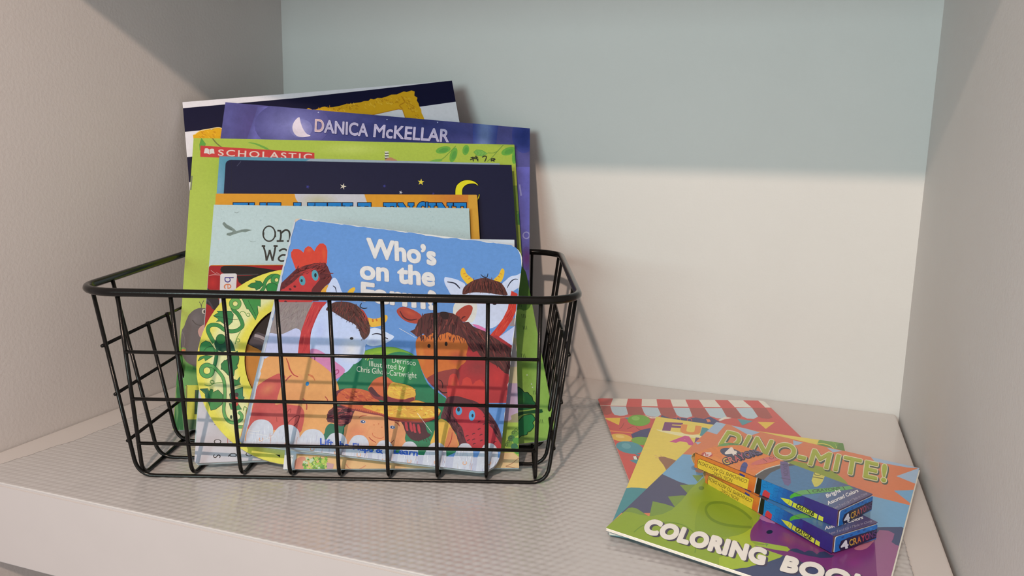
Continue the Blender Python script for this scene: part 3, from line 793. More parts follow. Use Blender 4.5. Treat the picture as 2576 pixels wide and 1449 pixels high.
# --- yellow oval book with vines and a round window
def oval():
    P, U, up = plane(.0140, .17, .59, 0.007)
    Cpx, rx, ry = (745, 923), 251, 247
    O = on(P, U, up, Cpx); n = U.cross(up).normalized(); ex = U.normalized(); ey = n.cross(ex).normalized()
    root = thing('board_book', O, 'yellow oval board book with green vines and a round window', 'book', GRP)
    pg = Page(O, ex, ey, [(-9, -9), (9, -9), (9, 9), (-9, 9)])
    N = 72
    ang = [2 * math.pi * i / N for i in range(N)]
    ou = [pg.loc((Cpx[0] + rx * math.cos(a), Cpx[1] - ry * math.sin(a))) for a in ang]
    inn = [pg.loc((756 + 141 * math.cos(a), 906 - 144 * math.sin(a))) for a in ang]
    pg.clipo = ou; d = 0.0024
    base = len(pg.V); ye, side = col((238, 222, 84)), col((214, 192, 150))
    for lst in (ou, inn):
        for dd in (0, d):
            for p in lst: pg.V.append(O + ex * p[0] + ey * p[1] - n * dd)
    o0, o1, i0, i1 = base, base + N, base + 2 * N, base + 3 * N
    dark = col((120, 70, 44))
    for i in range(N):
        j = (i + 1) % N
        pg.F += [(o0 + i, o0 + j, i0 + j, i0 + i), (o1 + j, o1 + i, i1 + i, i1 + j), (o0 + j, o0 + i, o1 + i, o1 + j), (i0 + i, i0 + j, i1 + j, i1 + i)]
        pg.C += [ye, ye, side, dark]
    def band(f0, f1, c):
        pg.k += 1
        lp = lambda f, a: pg.loc(((Cpx[0] + rx * math.cos(a)) * (1 - f) + f * (756 + 141 * math.cos(a)), (Cpx[1] - ry * math.sin(a)) * (1 - f) + f * (906 - 144 * math.sin(a))))
        for i in range(N):
            j = (i + 1) % N
            pg.addpoly([lp(f0, ang[i]), lp(f0, ang[j]), lp(f1, ang[j]), lp(f1, ang[i])], col(c), pg.k)
    for q in range(6): band(0.10 + q * 0.045, 0.88 - q * 0.03, (238, 222 + q * 2, 90 + q * 15))
    g = pg
    g.view(*VJ)
    g.vine([(560, 655), (580, 700), (640, 760), (690, 860), (692, 920), (620, 975), (530, 985), (450, 962), (380, 910), (300, 897), (245, 920), (232, 975), (262, 1050), (315, 1140)], 46)
    g.vine([(930, 470), (985, 400), (1000, 330), (1040, 270), (1100, 235), (1170, 235)], 40)
    g.ring(600, 612, 58, 52, (24, 62, 40)); g.ring(600, 612, 58, 42, (108, 172, 84)); g.ring(1158, 292, 52, 56, (24, 62, 40)); g.ring(1158, 292, 52, 46, (70, 150, 76))
    g.vine([(345, 1230), (345, 1330), (320, 1449), (300, 1520)], 42, (40, 122, 70))
    g.leaf([(768, 374), (820, 335), (880, 325), (865, 300), (940, 308), (980, 352), (930, 410), (880, 430), (868, 402), (810, 395)])
    g.ell(1095, 395, 82, 68, (24, 62, 40)); g.ell(1095, 395, 76, 62, (44, 138, 66))
    g.leaf([(690, 545), (720, 610), (760, 690), (775, 680), (830, 760), (872, 836), (910, 740), (900, 640), (940, 655), (945, 545)], (66, 146, 70))
    g.line([(770, 560), (820, 660), (880, 780)], 5, (24, 62, 40))
    g.leaf([(305, 775), (370, 735), (350, 712), (470, 710), (545, 712), (576, 760), (560, 860), (510, 908), (440, 880), (400, 850), (340, 855), (375, 820)], (58, 136, 76))
    g.line([(310, 780), (420, 795), (570, 828), (640, 820)], 6, (24, 62, 40))
    g.poly([(315, 1150), (340, 1085), (430, 1060), (540, 1095), (575, 1160), (605, 1255), (470, 1250), (430, 1268), (340, 1230)], (18, 82, 56)); g.ell(405, 1092, 66, 72, (24, 62, 40)); g.ell(405, 1092, 60, 66, (34, 116, 58))
    g.leaf([(122, 1195), (145, 1145), (200, 1112), (260, 1135), (300, 1190), (350, 1255), (330, 1300), (180, 1290), (120, 1270)], (60, 144, 76))
    g.line([(175, 1250), (220, 1205), (300, 1190), (320, 1270)], 6, (24, 62, 40))
    g.leaf([(95, 1388), (125, 1330), (200, 1310), (300, 1320), (250, 1350), (195, 1385), (180, 1345)], (56, 140, 72))
    g.leaf([(408, 1500), (415, 1420), (480, 1370), (560, 1335), (632, 1248), (650, 1330), (640, 1420), (600, 1480)], (62, 142, 72))
    tn = (104, 150, 70)
    g.line([(650, 752), (690, 715), (735, 735), (760, 780), (798, 775), (785, 740), (755, 745)], 9, tn); g.line([(672, 985), (640, 1040), (612, 1100), (600, 1160)], 9, tn); g.ring(638, 1108, 22, 9, tn)
    g.view(*VK2)
    g.ring(190, 245, 66, 54, (24, 62, 40)); g.ring(190, 245, 66, 44, (84, 158, 82))
    g.vine([(215, 185), (265, 198), (330, 262), (378, 330), (398, 420), (400, 560), (388, 700), (405, 785), (455, 845), (530, 855), (590, 820), (598, 770), (560, 728)], 32, (96, 166, 88))
    g.vine([(545, 905), (620, 908), (700, 900), (900, 870)], 30, (110, 172, 92)); g.vine([(630, 880), (640, 850), (700, 830)], 3)
    g.line([(162, 412), (215, 425), (258, 402), (275, 378), (250, 358), (228, 375), (250, 400), (300, 390), (372, 386)], 9, tn)
    g.leaf([(355, 170), (400, 120), (420, 125), (470, 60), (545, 15), (568, 100), (560, 150), (540, 170), (550, 215), (515, 240), (505, 310), (440, 300), (400, 255), (362, 225)])
    g.leaf([(108, 462), (200, 455), (215, 490), (235, 462), (260, 470), (265, 500), (320, 470), (378, 530), (378, 600), (365, 645), (290, 700), (235, 712), (225, 670), (210, 625), (172, 570), (180, 530)], (66, 142, 74))
    g.poly([(112, 465), (190, 455), (210, 500), (240, 600), (200, 620), (165, 545), (170, 500)], (26, 96, 66))
    g.leaf([(455, 520), (520, 470), (612, 438), (612, 545), (630, 560), (620, 590), (560, 590), (545, 640), (470, 620)], (48, 132, 92)); g.leaf([(450, 630), (560, 640), (598, 700), (540, 710), (470, 700)], (60, 142, 78))
    g.leaf([(500, 345), (545, 360), (578, 312), (570, 380), (588, 405), (510, 430)]); g.ell(538, 530, 24, 26, (56, 52, 54)); g.poly([(515, 560), (555, 565), (558, 640), (525, 660)], (206, 72, 66), True)
    g.leaf([(640, 800), (650, 725), (712, 705), (760, 760), (700, 830), (655, 830)], (44, 120, 62)); g.line([(618, 715), (630, 670), (660, 690), (650, 720), (700, 640)], 10, tn)
    g.ell(475, 790, 14, 22, (24, 62, 40))
    g.poly([(990, 1230), (1050, 1235), (1048, 1270), (1030, 1250)], (30, 34, 26))
    pg.build('window_cover', M_PAINT, root, O)
    # page seen through the window
    O2 = O - n * (d + 0.0001)
    ip = Page(O2, ex, ey, ou); ip.slab([(p[0] * .985, p[1] * .985) for p in ou], 0, 0.0010, (222, 214, 200), ctop=(206, 128, 46))
    ip.clipo = [(p[0] * .98, p[1] * .98) for p in ou]
    ip.view(*VJ)
    ip.poly([(500, 500), (1500, 500), (1500, 1300), (1000, 1260), (850, 1200), (760, 1150), (700, 1000)], (34, 26, 25))
    ip.poly([(780, 1150), (830, 1060), (900, 1000), (1000, 1030), (1500, 1200), (1500, 1340), (1000, 1262), (880, 1200)], (78, 66, 70), True)
    ip.line([(860, 1040), (940, 1060), (1060, 1120), (1400, 1250)], 40, (170, 152, 150)); ip.line([(850, 1075), (940, 1100), (1050, 1170), (1400, 1300)], 26, (96, 84, 88))
    soft(ip, 1000, 1480, 120, 160, (206, 128, 46), (222, 146, 62), 0, 8)
    ip.build('inner_page', M_GLOSS, root, O)
oval()

# --- flap book right behind the farm book
P, U, up = plane(.0035, .065, .59, 0.006)
P2 = on(P, U, up, (712, 1184)); P3 = on(P, U, up, (1306, 1181)); T3 = on(P, U, up, (1294, 603))
b = upright('picture_book', 'pale picture book directly behind the blue farm board book, with a leafy lower border', (P, U, up), (1200, 597.5), (1294, 603), 0.004,
            (0, 0, 0, 0), 0.0006, M_GLOSS, (216, 206, 196), style='paper', base_col=(222, 222, 224), group=GRP, zmin=min(P2.z, P3.z) + 0.0008, axis='right', width=(P3 - P2).length, exdir=(P3 - P2).normalized())
g = b['pg'].view(*VS)
g.poly([(-300, 560), (100, 610), (100, 890), (-300, 890)], (228, 212, 168)); g.poly([(-300, 640), (60, 640), (80, 700), (100, 780), (-300, 780)], (206, 196, 190))
g.poly([(-400, 880), (40, 880), (110, 905), (110, 1100), (-400, 1100)], (200, 172, 196), True); g.poly([(-400, 1090), (0, 1110), (40, 1075), (110, 1060), (110, 1130), (-400, 1130)], (166, 156, 118), True)
g.poly([(-600, 1120), (110, 1118), (110, 1330), (-600, 1330)], (172, 196, 80))
for (x, y, c) in ((60, 1185, (108, 150, 60)), (40, 1215, (70, 120, 70)), (70, 1230, (92, 160, 70)), (25, 1250, (120, 160, 60)), (58, 1265, (60, 120, 84)), (78, 1290, (84, 150, 70))): g.ell(x, y, 22, 20, c)
for (x, y) in ((52, 1180), (68, 1165), (36, 1210), (20, 1235), (10, 1255)): g.ring(x, y, 8, 3, (60, 80, 50))
g.poly([(-700, 1318), (50, 1300), (88, 1330), (95, 1480), (-700, 1480)], (232, 190, 136)); g.line([(88, 1332), (40, 1370), (5, 1385), (40, 1390), (80, 1400)], 3, (160, 96, 66))
g.view(600, 940, 5.366)
g.poly([(560, 1000), (790, 1100), (770, 1330), (540, 1320)], (226, 220, 214)); g.poly([(782, 1080), (2200, 1180), (2300, 1310), (775, 1310)], (232, 180, 120))
g.poly([(770, 1160), (900, 1130), (880, 1300), (772, 1300)], (214, 140, 112), True)
rr = random.Random(5)
for i in range(90):
    x, y = rr.uniform(880, 1190), rr.uniform(1140, 1300)
    star(g, x, y, rr.uniform(18, 34), rr.choice([(70, 140, 50), (150, 190, 60), (190, 206, 90), (110, 170, 54), (200, 214, 170)]), rr.random() * 3, 0.5)
g.poly([(1190, 1200), (1290, 1220), (1270, 1300), (1195, 1300)], (196, 150, 150)); g.line([(1450, 1220), (1500, 1280), (1620, 1290), (1720, 1240)], 12, (212, 134, 92))
g.poly([(820, 1298), (2300, 1290), (2300, 1325), (790, 1325)], (84, 152, 70)); g.line([(700, 1140), (718, 1120), (722, 1150), (738, 1120)], 7, (50, 46, 46), sm=False)
finish(b)

# --- the farm board book in front
Pf, Uf, upf = B(0.07628 * S, 0.00083 * S, 0.02655 * S), None, None
c_, s_ = math.cos(BTH + 0.05513), math.sin(BTH + 0.05513); U = Vector((c_, s_, 0)); Vv = Vector((-s_, c_, 0)); up = Vector((0, 0, math.cos(0.59087))) + Vv * math.sin(0.59087)
b = upright('board_book', 'blue farm board book with painted animals and white title, at the front of the basket', (Pf, U, up), (742, 549), (1318, 619), 0.0065,
            (0.002, 0.0125, 0.0125, 0.0025), 0.0015, M_PAINT, (214, 206, 192), style='board', base_col=(106, 150, 206), group=GRP, zmin=0.0071)
g = b['pg']
VR = (690, 540, 6.3); VT = (890, 570, 5.8545); VA = (660, 720, 4.997); VB = (600, 940, 5.366); VC = (960, 720, 5.175); VD = (940, 960, 5.574); VF = (820, 930, 6.037)
blu = (106, 150, 206)
# hill
g.view(*PX)
g.poly([(800, 1130), (830, 1000), (850, 958), (880, 915), (905, 889), (935, 877), (975, 872), (1010, 878), (1045, 896), (1060, 930), (1080, 970), (1130, 1010), (1150, 1060), (1120, 1150)], (34, 124, 84), True)
for q in range(5):
    t = q / 4
    g.poly([(900 + 6 * q, 892 + 4 * q), (935, 878 + 3 * q), (975, 872.5 + 4 * q), (1010, 879 + 5 * q), (1045, 896 + 6 * q), (1052 - q, 915 + 5 * q), (1000, 905 - 3 * q), (950, 893 - 2 * q)][:8], (150 - 34 * (1 - t), 188 - 24 * (1 - t), 54), True)
soft(g, 1005, 930, 55, 45, (34, 124, 84), (66, 150, 80), 0, 8)
# left rooster
g.view(*VR)
g.poly([(345, 880), (300, 760), (268, 670), (264, 600), (305, 545), (375, 542), (430, 570), (462, 602), (485, 535), (530, 500), (575, 508), (610, 550), (635, 578), (670, 510), (720, 458), (775, 455), (818, 490), (842, 570), (840, 680), (832, 775), (700, 800), (500, 850)], (216, 70, 52))
soft(g, 550, 560, 60, 50, (216, 70, 52), (226, 92, 58), 0, 6); soft(g, 790, 620, 40, 120, (216, 70, 52), (224, 88, 56), 0, 6)
dkr = (104, 42, 44)
g.poly([(75, 1210), (105, 1090), (200, 1000), (330, 875), (480, 808), (640, 768), (812, 764), (850, 830), (885, 920), (915, 1000), (880, 1080), (800, 1140), (745, 1220), (735, 1300), (700, 1370), (60, 1400), (50, 1300)], dkr)
g.poly([(200, 1140), (300, 1070), (400, 980), (520, 930), (620, 900), (720, 1000), (660, 1100), (590, 1200), (580, 1395), (60, 1400), (85, 1225)], (198, 58, 58), True)
g.hair([(330, 880), (640, 775), (810, 770), (900, 1000), (800, 1120), (700, 1000), (620, 880), (400, 960), (200, 1090), (120, 1130)], 90, 120, 22, [(122, 50, 48), (88, 36, 40), (146, 52, 50)], -35, 40)
g.hair([(380, 930), (600, 850), (640, 880), (420, 970)], 12, 110, 16, [(184, 54, 54)], -25, 12)
for (x, y, rx, ry) in ((444, 1046, 48, 76), (646, 962, 52, 86)): g.ell(x, y, rx, ry, (86, 158, 172), -10)
g.ell(434, 1046, 17, 25, (40, 50, 54)); g.ell(652, 960, 19, 34, (36, 40, 44))
for (x, y) in ((262, 1060), (190, 1096), (146, 1155), (325, 1140), (252, 1182), (180, 1380), (350, 1395)): g.ell(x, y, 22, 17, (84, 34, 40), s if False else 20)
g.poly([(740, 1235), (780, 1165), (858, 1112), (850, 1250)], (234, 168, 60), True)
# left cow
g.view(*VA)
g.poly([(40, 850), (100, 560), (190, 200), (660, 200), (600, 330), (480, 600), (400, 870)], (152, 136, 132))
g.hair([(195, 215), (640, 215), (590, 330), (480, 560), (330, 560), (110, 560)], 110, 120, 7, [(140, 122, 118), (164, 150, 140), (150, 138, 134)], -60, 30)
g.poly([(-10, 870), (60, 640), (100, 590), (230, 605), (330, 568), (400, 535), (440, 535), (485, 592), (470, 880), (0, 905)], (200, 202, 232), True)
g.poly([(640, 195), (810, 195), (745, 300), (680, 420), (640, 520), (605, 640), (602, 865), (446, 855), (462, 700), (490, 560), (560, 360)], (200, 60, 62))
g.hair([(640, 200), (800, 200), (690, 420), (600, 700), (600, 850), (460, 840), (490, 570)], 26, 120, 12, [(184, 50, 56), (212, 76, 72)], 110, 10)
g.view(*VR)
g.poly([(838, 1240), (850, 1140), (895, 1050), (940, 1003), (985, 1020), (1030, 1110), (1060, 1200), (1080, 1260)], (206, 216, 240), True); g.line([(928, 1128), (968, 1160), (985, 1235)], 15, (34, 38, 60), taper=True)
g.poly([(1155, 1250), (1200, 1180), (1262, 1152), (1284, 1178), (1262, 1220), (1240, 1255)], (238, 186, 56), True)
g.view(*VA)
g.poly([(1310, 400), (1400, 408), (1480, 395), (1530, 362), (1568, 368), (1572, 410), (1545, 455), (1480, 498), (1345, 508)], (236, 180, 64), True)
for l in ([(1385, 410), (1392, 450)], [(1430, 408), (1442, 440)]): g.line(l, 18, (206, 110, 40))
g.poly([(1300, 560), (1345, 540), (1420, 522), (1520, 560), (1600, 600), (1655, 635), (1600, 690), (1500, 735), (1400, 755), (1330, 740), (1290, 700)], (214, 222, 240), True); soft(g, 1400, 700, 80, 40, (214, 222, 240), (186, 192, 226), 0, 6)
g.line([(1378, 610), (1430, 596), (1490, 608), (1540, 645), (1580, 662)], 17, (44, 46, 64), taper=True)
g.poly([(790, 230), (870, 185), (1000, 230), (1180, 380), (1330, 600), (1312, 700), (1270, 800), (1200, 900), (1110, 1030), (1035, 1090), (960, 1050), (800, 880), (700, 865), (610, 865), (605, 640), (640, 500), (720, 320)], (200, 210, 238), True)
soft(g, 1120, 800, 170, 190, (200, 210, 238), (230, 226, 226), 20, 10); soft(g, 720, 560, 90, 200, (200, 210, 238), (188, 196, 232), 10, 6)
g.poly([(608, 860), (612, 790), (700, 800), (820, 870), (920, 950), (1040, 1062), (920, 1172), (850, 1110), (760, 1040), (660, 1000), (620, 930)], (216, 134, 176), True); soft(g, 700, 860, 70, 50, (216, 134, 176), (224, 158, 190), 30, 6)
g.line([(622, 865), (655, 885), (655, 935), (625, 930)], 12, (110, 52, 84)); g.line([(918, 1060), (950, 1052), (958, 1085), (920, 1112)], 13, (176, 70, 120))
hr = [(800, 300), (840, 240), (900, 205), (960, 194), (1080, 200), (1200, 250), (1300, 360), (1350, 500), (1345, 600), (1290, 665), (1245, 640), (1220, 560), (1160, 480), (1060, 430), (960, 370), (880, 320)]
g.poly(hr, (86, 52, 48), True)
g.poly([(1240, 290), (1280, 320), (1335, 430), (1300, 440), (1260, 360)], (184, 62, 58), True)
g.hair(hr, 120, 95, 9, [(70, 40, 38), (108, 64, 54), (60, 36, 36), (126, 58, 54)], lambda x, y: 60 if x > 1150 else 105, 22)
g.hair([(860, 320), (1060, 440), (1200, 560), (1260, 680), (1320, 620), (1180, 430), (900, 300)], 40, 50, 6, [(90, 60, 64), (70, 44, 44)], 95, 30)
g.line([(1248, 212), (1228, 255), (1270, 280), (1318, 274)], 13, (34, 32, 40), taper=True)
g.ell(1122, 657, 23, 17, (40, 40, 40))
# orange animal at the left
orange = (234, 164, 98)
g.view(*PX)
g.poly([(640, 940), (668, 902), (705, 892), (755, 890), (790, 905), (830, 935), (848, 962), (852, 985), (842, 1015), (844, 1060), (836, 1100), (780, 1150), (610, 1150)], orange, True)
g.view(*VB)
g.poly([(240, 200), (330, 110), (470, 30), (560, 0), (640, 60), (560, 250), (520, 370), (500, 420), (640, 400), (800, 420), (870, 480), (890, 560), (870, 700), (820, 800), (640, 760), (160, 760), (150, 640), (200, 420)], (206, 88, 82), True)
soft(g, 400, 210, 150, 90, (206, 88, 82), (222, 128, 92), -35, 8); soft(g, 300, 560, 130, 90, (206, 88, 82), (196, 70, 72), 0, 6)
g.poly([(620, 70), (740, 20), (860, 30), (900, 260), (860, 420), (700, 420), (600, 400), (520, 370)], (232, 158, 98), True)
g.line([(640, 720), (690, 640), (780, 570), (822, 575), (800, 650), (740, 720)], 12, (140, 48, 50)); g.line([(640, 560), (680, 490), (706, 480), (700, 530)], 10, (150, 52, 52)); g.line([(515, 590), (520, 650)], 8, (160, 60, 58))
st = (176, 62, 60)
g.line([(868, 340), (905, 372), (922, 430), (920, 490)], 13, st); g.line([(1168, 310), (1195, 340), (1208, 375)], 12, st); g.line([(940, 20), (1000, 50), (1032, 85)], 9, (214, 120, 70))
g.view(*VA)
g.line([(300, 905), (330, 980), (345, 1040), (390, 1110), (450, 1140)], 17, (186, 66, 60), taper=True); g.line([(290, 1195), (330, 1150), (370, 1118)], 15, (176, 64, 68), taper=True); g.line([(575, 1110), (630, 1130), (662, 1190)], 12, (210, 110, 70), taper=True)
g.ell(566, 1228, 22, 27, (46, 132, 184), 15)
# white cow right
wc = (214, 218, 236)
g.view(*VT)
g.poly([(1332, 800), (1338, 750), (1370, 745), (1500, 775), (1580, 810), (1640, 855), (1620, 960), (1560, 1010), (1440, 1005), (1390, 930), (1350, 860)], wc, True)
g.line([(1375, 815), (1450, 825), (1500, 845), (1545, 890), (1565, 912)], 20, (40, 42, 62), taper=True)
g.poly([(2180, 860), (2240, 790), (2310, 735), (2400, 715), (2480, 690), (2460, 860), (2380, 930), (2300, 980), (2230, 990)], wc, True); g.line([(2418, 778), (2370, 775), (2320, 805), (2280, 860), (2260, 905)], 15, (40, 42, 62), taper=True)
yl = (240, 188, 56)
g.poly([(1570, 670), (1590, 618), (1618, 608), (1640, 640), (1670, 700), (1770, 790), (1740, 830), (1680, 850), (1620, 790), (1580, 730)], yl, True); g.poly([(2060, 785), (2130, 715), (2165, 640), (2190, 616), (2218, 650), (2208, 730), (2170, 810), (2120, 820)], yl, True)
for l in ([(1610, 700), (1645, 685)], [(1645, 740), (1685, 722)], [(1680, 775), (1720, 755)], [(2085, 770), (2110, 780)], [(2120, 730), (2150, 745)], [(2150, 690), (2180, 702)]): g.line(l, 17, (214, 116, 50), taper=True)
g.poly([(1560, 980), (2270, 960), (2300, 1100), (2240, 1300), (2150, 1420), (2000, 1500), (1700, 1450), (1580, 1350), (1470, 1360), (1500, 1150)], wc, True)
g.poly([(1500, 1120), (1800, 1120), (1760, 1400), (1560, 1380), (1470, 1340)], (226, 220, 208), True)
hp = [(1600, 970), (1620, 900), (1680, 845), (1750, 800), (1830, 770), (1950, 758), (2060, 790), (2150, 820), (2210, 880), (2250, 960), (2262, 1010), (2180, 1010), (1980, 980), (1760, 970), (1620, 1000)]
g.poly(hp, (90, 52, 46), True); g.hair(hp, 120, 110, 10, [(74, 40, 38), (112, 60, 50), (60, 34, 34), (130, 64, 56)], lambda x, y: 90 + (x - 1930) * -0.08, 14)
g.line([(1870, 705), (1910, 742), (1960, 745), (1975, 692)], 14, (36, 34, 42), taper=True)
g.view(*VC)
g.poly([(1400, 640), (1560, 640), (1760, 500), (1750, 800), (1700, 830), (1590, 740)], (200, 200, 230)); g.poly([(1660, 520), (1700, 430), (1770, 380), (1760, 520)], (156, 136, 136))
g.poly([(1690, 60), (1770, 100), (1745, 330), (1700, 440), (1600, 590), (1500, 690), (1400, 650), (1480, 560), (1580, 420), (1640, 300), (1665, 180)], (210, 64, 50))
g.hair([(1690, 100), (1740, 120), (1700, 420), (1520, 670), (1430, 640), (1600, 420)], 22, 110, 12, [(194, 52, 46), (220, 84, 66)], 122, 10)
g.poly([(1180, 500), (1280, 515), (1420, 600), (1340, 600)], (224, 120, 170), True); g.ell(1470, 230, 26, 15, (40, 40, 44))
# horse right
g.poly([(1090, 690), (1500, 640), (1720, 790), (1690, 1150), (1660, 1520), (860, 1520), (800, 1300), (1000, 1060)], (176, 52, 56))
soft(g, 1250, 1050, 220, 160, (176, 52, 56), (150, 56, 58), 0, 8); soft(g, 1500, 1200, 160, 200, (176, 52, 56), (196, 56, 56), 0, 8)
g.poly([(455, 690), (600, 620), (860, 590), (1110, 700), (1105, 880), (1040, 1020), (950, 1110), (720, 1150), (600, 1212), (540, 1130), (490, 1000), (455, 890)], (212, 112, 52), True)
soft(g, 980, 930, 130, 110, (212, 112, 52), (188, 80, 54), 0, 8); soft(g, 520, 900, 50, 160, (212, 112, 52), (224, 134, 58), -8, 6)
g.poly([(590, 1208), (650, 1160), (740, 1118), (860, 1090), (980, 1080), (1020, 1180), (960, 1300), (930, 1440), (840, 1440), (740, 1360), (650, 1290)], (150, 62, 58), True)
g.line([(738, 1218), (775, 1235), (795, 1280), (793, 1330)], 13, (56, 28, 34), taper=True); g.line([(735, 1335), (790, 1385), (860, 1382), (900, 1360)], 18, (56, 28, 34), taper=True)
g.ell(617, 778, 21, 26, (40, 28, 26)); g.ell(840, 752, 19, 29, (40, 28, 26))
for (pts, inn) in (([(195, 325), (235, 278), (310, 272), (430, 318), (522, 390), (480, 470), (440, 488), (330, 462), (240, 400)], [(238, 320), (285, 400), (365, 440), (462, 428)]),
                   ([(962, 375), (1000, 315), (1080, 258), (1150, 245), (1186, 282), (1160, 370), (1090, 462), (1020, 440)], [(1040, 432), (1060, 405), (1092, 396)])):
    g.poly(pts, (178, 70, 56), True); g.line(inn, 18, (88, 36, 38), taper=True)
soft(g, 360, 340, 110, 40, (178, 70, 56), (198, 86, 60), 25, 6)
mane = [(372, 588), (430, 560), (450, 515), (482, 440), (555, 362), (650, 345), (740, 345), (825, 335), (930, 355), (1005, 400), (1060, 470), (1130, 465), (1200, 532), (1340, 585), (1450, 660), (1600, 752), (1700, 822), (1690, 1160), (1600, 1130), (1540, 1060), (1430, 1000), (1280, 905), (1240, 842), (1190, 862), (1120, 765), (1085, 690), (1000, 645), (930, 630), (860, 600), (740, 640), (660, 610), (590, 665), (540, 615), (470, 665), (420, 625)]
g.poly(mane, (88, 48, 46))
g.hair(mane, 200, 130, 15, [(74, 40, 42), (112, 58, 54), (60, 34, 36), (132, 62, 56), (96, 44, 46)], lambda x, y: 100 if x < 1000 else 65, 22)
g.hair([(460, 640), (1080, 660), (1100, 720), (460, 690)], 30, 70, 10, [(74, 38, 38), (100, 50, 46)], 90, 25)
g.poly([(760, 345), (830, 335), (875, 360), (860, 430), (790, 420)], (46, 30, 32), True)
# rooster right
g.poly([(858, 1420), (868, 1230), (890, 1160), (930, 1138), (970, 1148), (990, 1200), (1015, 1300), (1045, 1280), (1058, 1210), (1110, 1180), (1160, 1205), (1185, 1285), (1225, 1235), (1285, 1215), (1330, 1262), (1345, 1420)], (206, 66, 58))
soft(g, 930, 1280, 40, 110, (206, 66, 58), (216, 90, 62), 0, 6)
g.view(*VD)
g.poly([(300 + 720, 60), (1560, 60), (1600, 420), (1040, 230)], (204, 60, 58))
g.poly([(940, 510), (980, 380), (1010, 270), (1055, 215), (1170, 205), (1300, 240), (1450, 290), (1600, 410), (1740, 620), (1800, 800), (1812, 960), (1400, 960), (1170, 890), (1172, 760), (1090, 640), (1010, 535)], (92, 44, 52), True)
g.poly([(1120, 480), (1128, 350), (1220, 330), (1360, 340), (1500, 400), (1620, 560), (1700, 740), (1790, 960), (1400, 960), (1290, 820), (1240, 650), (1160, 560)], (194, 54, 64), True)
g.hair([(960, 500), (1010, 280), (1060, 225), (1120, 480), (1230, 650), (1280, 800), (1180, 860), (1160, 740)], 60, 110, 14, [(80, 36, 46), (112, 54, 62), (66, 32, 42)], 70, 25)
g.hair([(1300, 250), (1600, 420), (1740, 640), (1790, 830), (1700, 740), (1500, 390)], 40, 110, 14, [(80, 36, 46), (120, 54, 60)], 50, 15)
for (x, y, rx, ry) in ((1195, 413, 45, 58), (1378, 476, 43, 74)): g.ell(x, y, rx, ry, (82, 164, 208), 5)
g.ell(1190, 393, 20, 30, (44, 40, 50)); g.ell(1386, 478, 15, 25, (44, 40, 50))
for (x, y) in ((1478, 565), (1550, 600), (1480, 670), (1310, 765), (1400, 735), (1505, 750), (1330, 825), (1400, 815), (1510, 830), (1410, 875), (1700, 850), (1640, 590), (1560, 490)): g.line([(x - 20, y + 8), (x, y - 6), (x + 22, y - 10)], 15, (100, 36, 48), taper=True)
g.poly([(815, 900), (840, 740), (880, 600), (910, 540), (960, 525), (1050, 580), (1100, 660), (1150, 740), (1172, 800), (1168, 920)], (236, 180, 78), True)
g.poly([(1000, 930), (1030, 760), (1060, 650), (1095, 655), (1150, 740), (1172, 800), (1168, 930)], (224, 136, 86), True); g.line([(1100, 712), (1092, 800), (1060, 880), (1030, 930)], 13, (180, 60, 56), taper=True)
# boy with the straw hat
g.view(*VF)
g.poly([(-20, 960), (0, 880), (60, 820), (150, 830), (280, 850), (320, 1000), (300, 1100), (-40, 1060)], (24, 110, 82), True)
skin = (232, 156, 104)
g.poly([(280, 920), (300, 850), (370, 740), (400, 600), (900, 640), (1180, 740), (1210, 900), (1200, 1030), (1130, 1180), (330, 1180)], skin, True)
soft(g, 480, 960, 180, 150, skin, (226, 134, 92), 0, 8)
hl = [(20, 780), (30, 650), (90, 590), (140, 560), (380, 560), (440, 600), (410, 690), (370, 800), (300, 840), (220, 860), (150, 820), (60, 800)]
g.poly(hl, (98, 42, 54), True); g.hair(hl, 50, 120, 20, [(150, 66, 70), (176, 80, 80), (70, 32, 44), (60, 28, 40)], -15, 25)
h2 = [(1160, 770), (1480, 790), (1510, 850), (1540, 950), (1590, 985), (1560, 1020), (1450, 1070), (1380, 1080), (1300, 1060), (1220, 970), (1180, 860)]
g.poly(h2, (74, 38, 48), True)
for (x, y) in ((1230, 870), (1300, 880), (1350, 900), (1420, 910)): g.line([(x - 20, y - 80), (x - 5, y), (x + 10, y + 60)], 44, (190, 58, 68), taper=True); g.line([(x + 22, y - 70), (x + 20, y), (x + 25, y + 40)], 12, (50, 28, 38))
for i in range(7): g.line([(1300 + i * 40, 1020), (1330 + i * 40, 1075 + (i % 3) * 12)], 12, (70, 36, 46), taper=True)
g.line([(500, 735), (540, 705), (620, 695)], 13, (190, 88, 62), taper=True); g.line([(1040, 790), (1090, 820), (1120, 860)], 18, (176, 76, 56), taper=True)
for (x, y) in ((562, 792), (1010, 875)): g.ell(x, y, 40, 26, (150, 172, 196), 8); g.ell(x, y, 30, 21, (44, 62, 104)); g.ell(x + 6, y - 2, 9, 8, (236, 238, 240))
g.line([(708, 960), (715, 1000), (770, 1035), (840, 1045), (880, 1020)], 11, (212, 112, 76)); g.line([(650, 1022), (690, 1065), (760, 1108)], 14, (168, 58, 50), taper=True); g.line([(980, 1110), (1010, 1095), (1028, 1068)], 13, (150, 54, 46), taper=True)
for (x, y) in ((800, 825), (850, 875), (730, 840)): g.ell(x, y, 10, 9, (206, 112, 74))
g.poly([(150, 345), (230, 300), (350, 285), (480, 290), (640, 330), (760, 430), (860, 500), (1100, 512), (1240, 505), (1300, 480), (1380, 468), (1480, 492), (1640, 560), (1725, 600), (1738, 650), (1690, 725), (1600, 775), (1450, 798), (1250, 790), (1000, 765), (860, 700), (640, 660), (440, 615), (300, 570), (170, 510)], (210, 98, 60), True)
